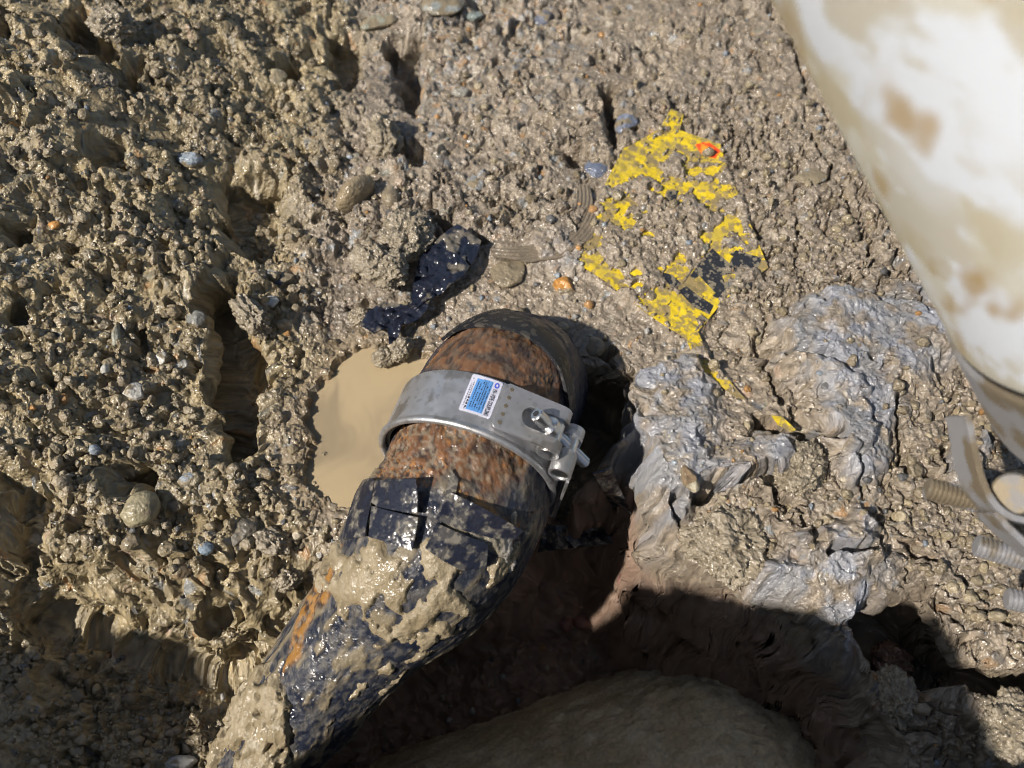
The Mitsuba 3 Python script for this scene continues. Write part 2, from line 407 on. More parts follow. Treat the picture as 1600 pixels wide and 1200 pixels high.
MAIN = [(840, 735), (925, 742), (960, 722), (995, 712), (1004, 775), (1018, 830), (1045, 885), (1120, 905), (1200, 945), (1290, 1025), (1335, 1062), (1345, 1120), (1380, 1260), (1300, 1340), (560, 1340),
        (380, 1340), (360, 1200), (460, 1060), (560, 960), (640, 900), (760, 860)]
for pts, depth, soft in HOLES:
    m = zone(pts, soft * 1.2, GX + w1x * .9 + w2x, GY + w1y * .9 + w2y)
    GZ = GZ + m * (.9 * depth + .3 * (MZ - GZ))
pit = smooth(.012, -.024, sdf(GX + w1x * 1.1 + w2x, GY + w1y * 1.1 + w2y, poly(MAIN)))
floor_pts = [(880, 760, -.15), (960, 780, -.16), (900, 890, -.18), (760, 920, -.15), (1000, 880, -.19), (1100, 920, -.18), (1000, 960, -.22), (1200, 990, -.19), (850, 1000, -.23), (700, 1000, -.22), (600, 1100, -.24),
             (1000, 1050, -.22), (1150, 1040, -.20), (1280, 1080, -.19), (1340, 1150, -.2), (450, 1150, -.22), (500, 1300, -.25), (1000, 1300, -.28), (1350, 1300, -.24)]
f3 = np.array([at(*p) for p in floor_pts])
FR = RBFInterpolator(f3[:, :2], f3[:, 2], kernel='linear', smoothing=1e-3)
near = pit > 0
PF = np.zeros_like(GZ)
PF[near] = FR(np.stack([GX[near], GY[near]], 1))
z_pit = PF + .05 * lump + .018 * np.minimum(c40, .7) + .009 * c18 + .004 * c9 + .006 * rough + .0015 * c5
GZ = GZ * (1 - pit) + z_pit * pit
# cracks in the clay and the clods
CRACKS = [([(1180, 660), (1215, 672), (1240, 690), (1300, 690)], .006, .03), ([(1240, 660), (1225, 630), (1200, 590), (1195, 560)], .0025, .012), ([(1085, 790), (1130, 765), (1200, 738), (1222, 742)], .006, .03),
          ([(1060, 775), (1050, 800), (1060, 830)], .004, .02), ([(1230, 560), (1290, 575)], .004, .02), ([(1205, 745), (1225, 780), (1260, 815), (1275, 860)], .003, .014), ([(1290, 880), (1350, 860)], .004, .02),
          ([(1400, 640), (1410, 700), (1425, 740)], .003, .02), ([(1470, 690), (1490, 740)], .004, .02), ([(1400, 850), (1440, 880)], .004, .02), ([(1330, 720), (1345, 790)], .0025, .012),
          ([(1210, 10), (1250, 110), (1300, 190)], .004, .014), ([(1260, 200), (1320, 310), (1350, 380)], .0035, .012), ([(930, 545), (945, 555), (960, 548)], .004, .02), ([(905, 385), (935, 345)], .003, .01),
          ([(690, 350), (730, 372), (760, 380)], .006, .03), ([(545, 480), (570, 470)], .005, .03), ([(1440, 455), (1420, 480), (1390, 465)], .003, .014)]
for pts, wd, dp in CRACKS:
    d = pline(GX + w1x * .8 + w2x, GY + w1y * .8 + w2y, poly(pts))
    GZ = GZ - dp * smooth(wd, wd * .25, d) * (1 - pit)
# clods that stick out: (px, py, radius in pixels, height)
rs = np.random.default_rng(11)
# puddle: the ground dips under the water
PUD = [(505, 775), (484, 735), (490, 670), (500, 610), (520, 568), (556, 546), (610, 545), (650, 556), (668, 580), (660, 640), (620, 760), (560, 790)]
WATER = float(np.mean([macro(*on(x, y)[:2]) for x, y in [(490, 690), (520, 580), (540, 760), (600, 540)]])) - .001
pudm = smooth(.036, -.030, sdf(GX + w1x + w2x, GY + w1y + w2y, poly(PUD)))
GZ = np.where(pudm > .5, np.minimum(GZ, WATER + .010 * (.5 - pudm) * 2), np.maximum(GZ, WATER + .0003 + .008 * (.5 - pudm)) * np.minimum(1, pudm * 5) + GZ * (1 - np.minimum(1, pudm * 5)))
# clean the film: hollows in the mud over the yellow tape
TAPE = [(1048, 172), (1068, 180), (1062, 205), (1125, 225), (1130, 245), (1150, 300), (1200, 420), (1130, 470), (1090, 520), (1110, 560), (1165, 625), (1150, 622), (1095, 580), (1070, 530), (1010, 490), (950, 444), (904, 415), (918, 360), (945, 290), (975, 232), (1030, 205)]
BARE = [
    [(975, 232), (1000, 218), (1040, 207), (1090, 208), (1125, 228), (1125, 252), (1080, 250), (1050, 240), (1030, 262), (1040, 282), (1000, 275), (975, 285), (955, 294), (950, 285)],
    [(1040, 290), (1080, 285), (1145, 292), (1150, 305), (1115, 320), (1080, 303), (1045, 303)], [(945, 315), (985, 308), (990, 322), (965, 332), (945, 330)],
    [(930, 340), (975, 335), (1000, 352), (980, 358), (945, 348)], [(904, 415), (912, 396), (940, 402), (950, 420), (972, 430), (955, 446)], [(912, 388), (920, 362), (936, 372), (930, 390)], [(1005, 470), (1030, 455), (1020, 490)],
    [(1130, 340), (1148, 338), (1166, 385), (1160, 382), (1146, 352), (1112, 400), (1144, 390), (1192, 408), (1186, 414), (1150, 412), (1118, 470), (1112, 488), (1085, 475), (1060, 450), (1028, 420), (1060, 418), (1085, 430), (1120, 370)],
    [(1012, 480), (1030, 455), (1060, 460), (1095, 485), (1090, 505), (1080, 530), (1060, 512), (1030, 500)], [(1088, 560), (1100, 568), (1115, 590), (1160, 612), (1166, 627), (1130, 606), (1098, 582)], [(1152, 578), (1160, 580), (1170, 592), (1158, 592)],
    [(1045, 180), (1058, 172), (1070, 182), (1062, 202), (1042, 204)], [(1060, 512), (1080, 515), (1090, 540), (1082, 545)]]
tapez = lambda x, y: macro(x, y) + .0065 + .004 * (fb(np.asarray(x), np.asarray(y), 30, 2, 3) - .5)
w3x, w3y = (fb(GX, GY, 330, 3, 1) - .5) * .009, (fb(GX, GY, 330, 3, 4) - .5) * .009
bare = np.maximum.reduce([smooth(.0028, -.0018, sdf(GX + w2x * 1.3 + w1x * .15 + w3x, GY + w2y * 1.3 + w1y * .15 + w3y, poly(b, .006))) for b in BARE])
tz = MZ + .0065 + .004 * (fb(GX, GY, 30, 2, 3) - .5)
tin = smooth(.004, -.003, sdf(GX + w2x * .3, GY + w2y * .3, poly(TAPE, .006)))
ta, tb = GX * .55 + GY * .83, -GX * .83 + GY * .55
scr = smooth(.27, .37, fb(ta * .8 + w1x, tb * 2.6 + w1y, 90, 4, 6))
bare = bare * (.02 + .98 * scr)
peek = smooth(.63, .70, fb(GX, GY, 75, 3, 2)) * tin
thin = .22 + .78 * smooth(.002, .016, np.minimum.reduce([sdf(GX, GY, poly(b, .006)) for b in BARE]))
mudtop = tz + .0008 + np.maximum(0, thin * (.0035 * flat18 + .004 * flat9 + .0025 * c5 + .006 * np.maximum(lump, -.1))) + .0010 * c3
GZ = GZ * (1 - tin) + mudtop * tin
bare = np.maximum(bare, peek * .8)
GZ = np.where(bare * np.maximum(tin, .0) > .02, GZ + (np.minimum(GZ, tz - .003) - GZ) * np.minimum(1, 1.6 * bare), GZ)
# south bank, behind and under the photographer
bank = smooth(-.352, -.385, GY + .015 * (fb(GX, GY, 14, 3, 2) - .5))
btop = .03 + .21 * smooth(-.285, -.235, GX + .05 * lump) * smooth(.12, .03, GX + .05 * lump) + .105 * smooth(-.285, -.235, GX) * smooth(.42, .34, GX) + .05 * smooth(.06, .12, GX) * smooth(.42, .34, GX) + .05 * lump + .25 * smooth(-.46, -.52, GX + .06 * lump)
GZ = GZ * (1 - bank) + (btop + .03 * lump + .008 * c18 + .004 * c9) * bank

# colour of the soil: kinds of earth and the colours of its grains
v = fb(GX, GY, 20, 4, 6)
col = np.array([.245, .195, .125]) * (1 - smooth(.35, .65, v))[..., None] + np.array([.19, .152, .100]) * smooth(.35, .65, v)[..., None]
yl = (gran * .8)[..., None]
col = col * (1 - yl) + col * np.array([1.10, 1.08, .88]) * yl
col = col * (1 - .5 * (1 - gran)[..., None]) + np.array([.188, .153, .118]) * .5 * (1 - gran)[..., None]
grain = np.stack([r3, (r3 * 7.31) % 1, (r3 * 3.77) % 1], -1)
col = col * np.array([1.10, 1.13, 1.20]) * (.84 + .32 * r5[..., None]) * (.82 + .36 * grain[..., :1]) * (.62 + .76 * fb(GX, GY, 480, 2, 2)[..., None])
pal = np.array([[.42, .38, .30], [.10, .11, .12], [.30, .17, .07], [.25, .27, .28], [.33, .24, .17], [.16, .16, .13]])
pick = pal[(r5 * 997).astype(int) % 6]
sp = (smooth(.90, .93, (r5 * 13.7) % 1) * smooth(.2, .5, c5) * (.35 + .4 * (1 - rich)))[..., None]
sp = np.maximum(sp, (zone([(560, -40), (900, -40), (900, 120), (830, 190), (640, 190)], .03) * smooth(.5, .55, (r9 * 5.3) % 1) * smooth(.15, .4, c9) * .6)[..., None])
sp = sp * (1 - clay[..., None] * .5)
col = col * (1 - sp) + pick * sp
cv = fb(GX, GY, 70, 4, 1)[..., None]
claycol = np.array([.20, .205, .215]) * (1 - smooth(.35, .65, cv)) + np.array([.225, .238, .272]) * smooth(.35, .65, cv)
cm = (.92 * clay * smooth(.24, .60, fb(GX, GY, 90, 4, 2)))[..., None]
col = col * (1 - cm) + claycol * cm
red = np.array([.225, .155, .115]) * (.7 + .6 * fb(GX, GY, 60, 4, 3)[..., None])
pm = (smooth(.04, .3, pit) * smooth(.02, .05, MZ - GZ))[..., None]
col = col * (1 - pm) + red * pm
ring = (smooth(.0, .5, pudm) * .5)[..., None]
col = col * (1 - ring) + np.array([.24, .18, .10]) * ring
# a little sideways drift lets the clods overhang
DX, DY = (fb(GX, GY, 120, 2, 5) - .5) * .006 * (1 - bare) * (1 - tin), (fb(GX, GY, 120, 2, 1) - .5) * .006 * (1 - bare) * (1 - tin)
gy_, gx_ = np.gradient(GZ)
tx_, ty_ = np.gradient(GX, axis=1), np.gradient(GY, axis=0)
slope = np.hypot(gaussian_filter(gx_ / tx_, 6), gaussian_filter(gy_ / ty_, 6))
steep = smooth(.9, 1.8, slope)
sel = steep > .01
p3 = np.stack([GX[sel], GY[sel], GZ[sel]], -1)
hx, hy = gaussian_filter(gx_ / tx_, 6), gaussian_filter(gy_ / ty_, 6)
hl = np.maximum(np.hypot(hx, hy), 1e-6)
under = np.clip(MZ - GZ - .016, 0, .05) * smooth(.8, 1.6, hl) * (1 - tin) * smooth(-.32, -.24, GY) * smooth(.06, .005, gaussian_filter(pit, 22))
DX, DY = DX + under * .75 * hx / hl, DY + under * .75 * hy / hl
for A_, sd in ((DX, 3), (DY, 9)):
    A_[sel] += steep[sel] * ((meshkit.fbm(p3 * 26, 2, sd) - .5) * .026 + (meshkit.fbm(p3 * 60, 2, sd + 1) - .5) * .007)
V = np.stack([GX + DX, GY + DY, GZ], -1).reshape(-1, 3)
put('ground', (V, grid_faces(HH, WW)), 'mud', kind='structure', label='wet grey brown mud and blue grey clay on the trench floor and sides', smooth=True, color=col.reshape(-1, 3))


def ground_z(x, y):
    x, y = np.atleast_1d(np.asarray(x, float)), np.atleast_1d(np.asarray(y, float))
    r = np.interp(y, yr, np.arange(HH))
    c = np.interp(x / np.interp(y, yr, hw), ur, np.arange(WW))
    return map_coordinates(GZ, [r, c], order=1, mode='nearest')


def seat(px, py):
    """Where the finished ground is met at this pixel."""
    z = 0.03
    for _ in range(10):
        p = at(px, py, z)
        z = .5 * z + .5 * float(ground_z(p[0], p[1])[0])
    return at(px, py, z)


# ------------------------------------------------------------------ water
wp = Polygon(poly([(470, 800), (450, 735), (460, 650), (480, 580), (525, 532), (600, 522), (668, 535), (700, 580), (700, 700), (620, 830), (540, 830)]))
wm = sheet(wp, .001, .01)
wv = np.array(wm.vertices)
wv[:, 2] += WATER - .001
put('puddle_water', (wv, wm.faces), 'water_murk', kind='structure', label='shallow puddle of murky tan water beside the black pipe')

# ------------------------------------------------------------------ the coated pipe
PATH = [(812, 602, -.10, .056), (806, 605, .015, .0585), (775, 630, .066, .0600), (756, 664, .070, .0598), (726, 770, .061, .0612), (666, 868, .044, .0622), (597, 950, .020, .050), (505, 1060, -.015, .0425), (418, 1180, -.05, .0355), (325, 1310, -.09, .034)]
pc = np.array([at(*p[:3]) for p in PATH])
tt = np.concatenate([[0], np.cumsum(np.linalg.norm(np.diff(pc, axis=0), axis=1))])
sp_c, sp_r = CubicSpline(tt, pc), CubicSpline(tt, [p[3] for p in PATH])
LEN = tt[-1]


def frame(s):
    s = np.asarray(s, float)
    c, t = sp_c(s), sp_c(s, 1)
    t /= np.linalg.norm(t, axis=-1, keepdims=True)
    n = EYE - c
    n = n - (n * t).sum(-1, keepdims=True) * t
    n /= np.linalg.norm(n, axis=-1, keepdims=True)
    u = np.cross(n, t)
    u = u * np.sign((u @ RIGHT))[..., None]
    return c, t, n, u


def tube_pt(s, phi, h=0.0):
    c, t, n, u = frame(s)
    r = (sp_r(s) + h)[..., None]
    return c + r * (np.sin(phi)[..., None] * u + np.cos(phi)[..., None] * n)


# the bend's frames must not flip: hold the frame of the first visible station inside the ground
S_GRID = np.linspace(0, LEN, 420)
PH = np.linspace(-math.pi, math.pi, 240, endpoint=False)
SS, PP = np.meshgrid(S_GRID, PH, indexing='ij')
front = np.abs(PP) < 1.5
TREE_P = tube_pt(SS[front], PP[front])
keep = SS[front] > tt[1] + .02
TREE = cKDTree(pix(TREE_P[keep]))
TREE_SP = np.stack([SS[front][keep], PP[front][keep]], 1)


def sf(pts):
    """Pixel outline on the pipe -> (length along it, angle round it)."""
    return np.array([TREE_SP[TREE.query(p)[1]] for p in pts])


def on_pipe(pts, S=None, A=None):
    q = sf(pts)
    q[:, 1] *= .06
    return sdf(S, A * .06, q)


ARC = PP * .06
pw = (fb(SS, ARC, 70, 3, 2) - .5) * .02
pw2 = (fb(SS, ARC, 70, 3, 5) - .5) * .02


def pmask(pts, soft=.003, k=1.0):
    return smooth(soft, -soft, on_pipe(pts, SS + pw * k, PP + pw2 * k / .06))


rust_top = pmask([(690, 512), (760, 508), (820, 520), (860, 560), (880, 620), (850, 640), (700, 600), (655, 580), (668, 545)], .004, .5)
rust_mid = pmask([(625, 640), (720, 650), (830, 700), (815, 760), (770, 770), (720, 745), (700, 725), (690, 757), (580, 752), (600, 700)], .004, .7)
rust_low = np.maximum(pmask([(515, 850), (535, 850), (520, 920), (480, 985), (455, 1050), (440, 1060), (455, 1000), (490, 920)], .003, .8), pmask([(700, 780), (715, 750), (810, 820), (800, 850)], .003, .4))
rust = np.maximum.reduce([rust_top, rust_mid, rust_low])
fr = fb(SS * 1.0 + pw * .5, ARC + pw2 * .5, 190, 4, 3)
fr2 = fb(SS, ARC, 520, 3, 6)
smear = smooth(.54, .68, fb(SS * .7, ARC * 1.3, 90, 4, 1)) * smooth(tt[4] - .03, tt[4] + .02, SS)
dust = smooth(.46, .62, fb(SS, ARC, 260, 3, 4)) * .35 * smooth(tt[3], tt[4], SS)
pipecol = np.ones(SS.shape + (3,)) * np.array([.015, .019, .032])
pipecol = pipecol * (1 - dust[..., None]) + np.array([.16, .145, .115]) * dust[..., None]
pipecol = pipecol * (1 - .8 * smear[..., None]) + np.array([.20, .165, .105]) * .8 * smear[..., None]
rc = np.array([.04, .026, .02]) * (1 - smooth(.35, .6, fr))[..., None] + np.array([.135, .066, .032]) * smooth(.35, .6, fr)[..., None]
og = (smooth(.58, .68, fr2) * smooth(.4, .6, fb(SS, ARC, 45, 2, 7)))[..., None]
rc = rc * (1 - .8 * og) + np.array([.30, .14, .045]) * .8 * og
gr = (smooth(.50, .62, fb(SS, ARC, 420, 3, 0)) * .65 * (1 - .6 * rust_top))[..., None]
rc = rc * (1 - gr) + np.array([.19, .155, .11]) * gr
oc = rust_low[..., None] * smooth(.4, .55, fr)[..., None]
rc = rc * (1 - .8 * oc) + np.array([.27, .135, .03]) * .8 * oc
pipecol = pipecol * (1 - rust[..., None]) + rc * rust[..., None]
hgt = -.0022 * np.maximum(rust_top, rust_mid) + .0022 * (fr - .5) * (.5 + rust) + .001 * (fr2 - .5) * (.4 + 1.4 * rust) + .004 * (fb(SS, ARC, 25, 2, 1) - .5) + .0012 * smear
ph = tube_pt(SS, PP, hgt)
# the coating's collar where it dives into the mud
PIPE = thing('coated_pipe', 'black coated steel pipe with rusty bare patches, torn wrap and caked mud', 'pipe')
put('body', (ph.reshape(-1, 3), grid_faces(len(S_GRID), len(PH), True)), 'pipe_skin', PIPE, smooth=True, color=pipecol.reshape(-1, 3))


def wrap(name, pts, off, thick, lift=None, bsdf='black_foil', label=None, step=.006, parent=PIPE):
    q = sf(pts)
    q[:, 1] *= .06
    m = sheet(q, thick, step)
    a = np.array(m.vertices)
    s, phi, h = a[:, 0], a[:, 1] / .06, a[:, 2] + off + .0012 * (fb(a[:, 0], a[:, 1], 60, 3, 2) - .5)
    if lift:
        h = h + lift(s, phi, pix(tube_pt(s, phi, h)))
    return put(name, (tube_pt(s, phi, h), m.faces), bsdf, parent, label=label, smooth=30)


def up_from(p0, p1, amount):
    """Lift that grows from line p0 to p1, along the pipe."""
    a, b = sf([p0])[0], sf([p1])[0]
    return lambda s, phi, px: amount * np.clip(((s - a[0]) * (b[0] - a[0]) + (phi - a[1]) * .06 * (b[1] - a[1]) * .06) / ((b[0] - a[0]) ** 2 + ((b[1] - a[1]) * .06) ** 2), 0, 1.2) ** 1.5


wrap('wrap_flap', [(597, 757), (664, 756), (658, 804), (640, 803), (600, 797), (588, 792)], .004, .0018, up_from((605, 800), (650, 757), .006), label='lifted square flap of torn black wrap nearest the puddle')
wrap('wrap_flap', [(574, 757), (594, 752), (586, 795), (578, 840), (545, 846), (556, 800)], .003, .0018)
wrap('wrap_flap', [(588, 796), (640, 806), (657, 810), (646, 858), (615, 848), (582, 842)], .0035, .0018, up_from((600, 845), (660, 812), .003))
wrap('wrap_flap', [(706, 735), (718, 752), (710, 775), (696, 802), (682, 836), (672, 850), (688, 800), (698, 765)], .002, .0014, None, label='narrow upright strip of torn black wrap')
wrap('wrap_flap', [(706, 772), (740, 785), (795, 823), (789, 835), (760, 838), (712, 824), (684, 812)], .004, .0018, up_from((740, 830), (770, 798), .007), label='lifted corner of torn black wrap on the pipe crown')
wrap('wrap_flap', [(683, 817), (712, 829), (758, 848), (752, 880), (720, 888), (690, 872), (664, 856)], .004, .0018, None)
wrap('coating_edge', [(700, 512), (740, 494), (775, 490), (820, 503), (862, 530), (884, 575), (893, 640), (884, 640), (872, 585), (844, 543), (800, 520), (745, 512), (690, 530)], .0006, .0024, bsdf='black_coat', label='dark curled rim of the coating around the rusty bend')


def cake(name, pts, base, amp, seed, parent=PIPE, thr=.0, k=1.6, res=.0016, label=None, c0=(.215, .175, .11), c1=(.27, .225, .15)):
    q = sf(pts)
    s0, s1, a0, a1 = q[:, 0].min() - .02, q[:, 0].max() + .02, q[:, 1].min() - .3, q[:, 1].max() + .3
    ns, na = int((s1 - s0) / res), int((a1 - a0) * .055 / res)
    S, A = np.meshgrid(np.linspace(s0, min(s1, LEN), ns), np.linspace(a0, a1, na), indexing='ij')
    R = A * .06
    wx, wy = (fb(S, R, 60, 4, seed) - .5) * .03 * k, (fb(S, R, 60, 4, seed + 3) - .5) * .03 * k
    m = smooth(.008, -.008, on_pipe(pts, S + wx, A + wy / .06))
    cc, _ = crumb(S + wx, R + wy, .012, seed)
    c2, _ = crumb(S, R, .005, seed + 1)
    hole = smooth(.53, .68, fb(S, R, 75, 4, seed + 2))
    h = (base + amp * (.55 * fb(S, R, 45, 4, seed) + .07 * cc + .16 * c2 + .3 * (fb(S, R, 300, 2, seed) - .5))) * m - .0035 * (1 - m) - (base + amp * .7) * hole - thr
    g = grid_faces(ns, na)
    g = g[(h.ravel()[g] > -.0012).any(1)]
    vv = tube_pt(S, A, h).reshape(-1, 3)
    used, inv = np.unique(g, return_inverse=True)
    cv_ = smooth(.35, .65, fb(S, R, 90, 3, seed + 4)).ravel()[used][:, None]
    return put(name, (vv[used], inv.reshape(-1, 3)), 'mud_cake', parent, smooth=True, color=np.array(c0) * (1 - cv_) + np.array(c1) * cv_, label=label)


cake('mud_layer', [(520, 850), (600, 850), (660, 862), (740, 890), (800, 850), (812, 860), (760, 910), (715, 950), (690, 990), (640, 1010), (600, 1010), (560, 960), (500, 900)], .0012, .007, 1, label='thick smeared mud lying over the middle of the pipe')
cake('mud_layer', [(640, 1000), (700, 980), (640, 1050), (590, 1090), (575, 1060), (600, 1020)], .0006, .004, 3)
cake('mud_layer', [(420, 1035), (445, 1060), (440, 1120), (445, 1210), (330, 1210), (345, 1140), (385, 1070)], .0015, .009, 5, label='lumpy mud caked on the lowest end of the pipe')
cake('mud_layer', [(720, 790), (790, 825), (830, 850), (800, 880), (760, 850), (740, 820)], .0042, .004, 2, k=1.0, c0=(.2, .18, .14), c1=(.3, .28, .25))

# ------------------------------------------------------------------ the steel coupling
SC = tt[3] + .002
PCc, PA, PN, PU = [x[0] for x in frame(np.array([SC]))]
RB = .0646


def clamp_xyz(u, n, a):
    u, n, a = np.broadcast_arrays(np.asarray(u, float), n, a)
    return PCc + u[..., None] * PU + n[..., None] * PN + a[..., None] * PA


def tw(m):
    vtx = np.array(m.vertices)
    mm = trimesh.Trimesh(clamp_xyz(vtx[:, 0], vtx[:, 1], vtx[:, 2]), m.faces, process=False)
    if np.linalg.det(np.stack([PU, PN, PA])) < 0:
        mm.invert()
    return mm


def cyl_pick(px, py, R=RB):
    """(angle, length) where the pixel's ray meets the ring's cylinder."""
    d = ray(px, py)
    o = EYE - PCc
    du, dn, ou, on_ = d @ PU, d @ PN, o @ PU, o @ PN
    a, b, c = du * du + dn * dn, 2 * (du * ou + dn * on_), ou * ou + on_ * on_ - R * R
    t = (-b - math.sqrt(max(b * b - 4 * a * c, 0))) / (2 * a)
    p = o + t * d
    return math.atan2(p @ PU, p @ PN), p @ PA


def plane_pick(px, py, point, normal):
    """(u, n, a) where the pixel's ray meets a plane of the coupling."""
    d = ray(px, py)
    N = normal[0] * PU + normal[1] * PN
    Q = PCc + point[0] * PU + point[1] * PN
    t = ((Q - EYE) @ N) / (d @ N)
    p = EYE + t * d - PCc
    return p @ PU, p @ PN, p @ PA


def ring(profile, a0, a1, n=160):
    """Revolves a closed outline of (radius, length) points from angle a0 to a1."""
    pr = np.array(profile)
    A = np.linspace(a0, a1, n)
    vv = np.stack([pr[None, :, 0] * np.sin(A)[:, None], pr[None, :, 0] * np.cos(A)[:, None], np.repeat(pr[None, :, 1], n, 0)], -1)
    k = len(pr)
    f = grid_faces(n, k, True)
    caps = np.array([[0, i, i + 1] for i in range(1, k - 1)])
    m = trimesh.Trimesh(vv.reshape(-1, 3), np.vstack([f, caps[:, ::-1], caps + (n - 1) * k]), process=False)
    m.fix_normals()
    return m


CL = thing('pipe_coupling', 'shiny stainless steel coupling clamp with a blue sticker, strapped round the black pipe', 'pipe coupling')
HW = .0225
pa = cyl_pick(668, 655)[1]
pb = cyl_pick(690, 577)[1]
A_LOW, A_TOP = max(pa, pb), min(pa, pb)
AM, HW = (A_LOW + A_TOP) / 2, (A_LOW - A_TOP) / 2
lip = [(RB - .0008 + .0031 * math.sin(t), AM + HW - .002 + .0031 * math.cos(t)) for t in np.linspace(-.6, 3.4, 9)]
lip2 = [(RB - .0008 + .0026 * math.sin(t), AM - HW + .002 - .0026 * math.cos(t)) for t in np.linspace(3.4, -.6, 9)]
outer = [(RB, AM + HW * q) for q in (.75, .4, 0, -.4, -.75)]
inner = [(RB - .0016, AM + HW * q) for q in (-.7, 0, .7)]
prof = [(RB - .0016, AM + HW * .8)] + [(RB + .0004 + .0026 * math.cos(t), AM + HW + .0026 * math.sin(t)) for t in np.linspace(-2.6, 1.9, 10)][::-1]
prof = ([(RB - .0018, AM - HW), (RB - .0018, AM + HW - .002)] + [(RB - .0004 - .0024 * math.cos(t), AM + HW + .0024 * math.sin(t)) for t in np.linspace(-.5, 3.6, 10)]
        + [(RB, AM + HW - .0035), (RB, AM), (RB, AM - HW + .002), (RB - .0006, AM - HW)])
put('band', tw(ring(prof, math.radians(-245), math.radians(98))), 'steel', CL, smooth=35)
put('gasket', tw(ring([(RB - .0055, AM - HW + .002), (RB - .0055, AM + HW - .002), (RB - .002, AM + HW - .002), (RB - .002, AM - HW + .002)], math.radians(-200), math.radians(160))), 'rubber', CL)
# spot dents along the band
# sticker
q = np.array([cyl_pick(*p) for p in [(740, 585), (786, 599), (769, 656), (721, 642)]])
f0, f1, l0, l1 =  q[[0, 3], 0].mean(), q[[1, 2], 0].mean(), q[[0, 1], 1].mean(), q[[2, 3], 1].mean()
f0, f1 = f0 - .02, f1 - .012


def decal(poly2d, h0, h1, step=.004):
    """A thin plate (x = across the sticker 0..1, y = down it 0..1) bent on the band."""
    m = sheet(poly2d, 1.0, step=.12)
    a = np.array(m.vertices)
    r = RB + h0 + (h1 - h0) * a[:, 2]
    phi = f0 + (f1 - f0) * a[:, 0]
    mm = trimesh.Trimesh(np.stack([r * np.sin(phi), r * np.cos(phi), l0 + (l1 - l0) * a[:, 1]], 1), m.faces, process=False)
    return tw(mm)


box = lambda x0, y0, x1, y1: Polygon([(x0, y0), (x1, y0), (x1, y1), (x0, y1)])
ST = put('sticker', decal(box(.05, .05, .95, .95).buffer(.05), .0001, .0005), 'sticker_white', CL, label='white and blue maker sticker on the steel band', smooth=False)


def spart(name, polys, mat, h=.00018):
    ms = [decal(p, .0005, .0005 + h) for p in polys]
    m = trimesh.util.concatenate(ms)
    return put(name, m, mat, ST, smooth=False)


spart('blue_panel', [box(.20, .09, .40, .95), box(.40, .07, .715, .95)], 'sticker_blue', .0002)
ink = []
rg = np.random.default_rng(3)
for x in np.linspace(.27, .66, 6):                                # rows of tiny print
    y = .12 + .12 * rg.random()
    while y < .86:
        w = .018 + .035 * rg.random()
        if rg.random() < .78:
            ink.append(box(x, y, x + .028, y + w))
        y += w + .014
for x in (.075, .135):
    y = .1
    while y < .92:
        w = .02 + .03 * rg.random()
        if rg.random() < .7:
            ink.append(box(x, y, x + .016, y + w))
        y += w + .02
for y in (.62, .70, .78, .86):
    ink.append(box(.135, y, .185, y + .05))
for x in (.415, .53, .64):
    ink.append(box(x + .04, .08, x + .046, .94))
mi_ = trimesh.util.concatenate([decal(p, .0008, .0009) for p in ink])
put('small_print', mi_, 'sticker_ink', ST, smooth=False)
logo = [Point(.845, .13).buffer(.075).difference(Point(.845, .13).buffer(.038))]
lm = trimesh.util.concatenate([decal(p, .0006, .0008) for p in logo])
put('logo', lm, 'sticker_logo', ST, smooth=False)
tm = meshkit.text_mesh('YN-PIPE COUPLING', 1.0, .1, True)
tv = np.array(tm.vertices)
tl = tv[:, 0].max()
ty = .225 + (tv[:, 0] / tl) * .735
tx = .775 + (tv[:, 1]) * .13                                       # capitals 0..1 stand across the sticker, feet to the label's inside
phi = f0 + (f1 - f0) * tx
r_ = RB + .0006 + .0002 * (tv[:, 2] > .05)
tmm = trimesh.Trimesh(np.stack([r_ * np.sin(phi), r_ * np.cos(phi), l0 + (l1 - l0) * ty], 1), tm.faces, process=False)
put('lettering', tw(tmm), 'sticker_ink', ST, smooth=False)

# lug: a flat plate that leaves the ring at a tangent, slotted for the bolt, its two ends rolled round a pin
ph0 = cyl_pick(776, 632)[0]
p0 = np.array([RB * math.sin(ph0), RB * math.cos(ph0)]) * (1 + .0012 / RB)
td = np.array([math.cos(ph0), -math.sin(ph0)])
nd = np.array([math.sin(ph0), math.cos(ph0)])


def lug_pick(px, py):
    u, n, a = plane_pick(px, py, p0, nd)
    return (u - p0[0]) * td[0] + (n - p0[1]) * td[1], a


def lug(m, lift=0.0):
    """(x along the plate, y along the pipe, z out of the plate) -> world."""
    a = np.array(m.vertices)
    un = p0[None] + a[:, :1] * td + (a[:, 2:] + lift) * nd
    mm = trimesh.Trimesh(np.stack([un[:, 0], un[:, 1], a[:, 1]], 1), m.faces, process=False)
    mm = tw(mm)
    mm.fix_normals()
    return mm


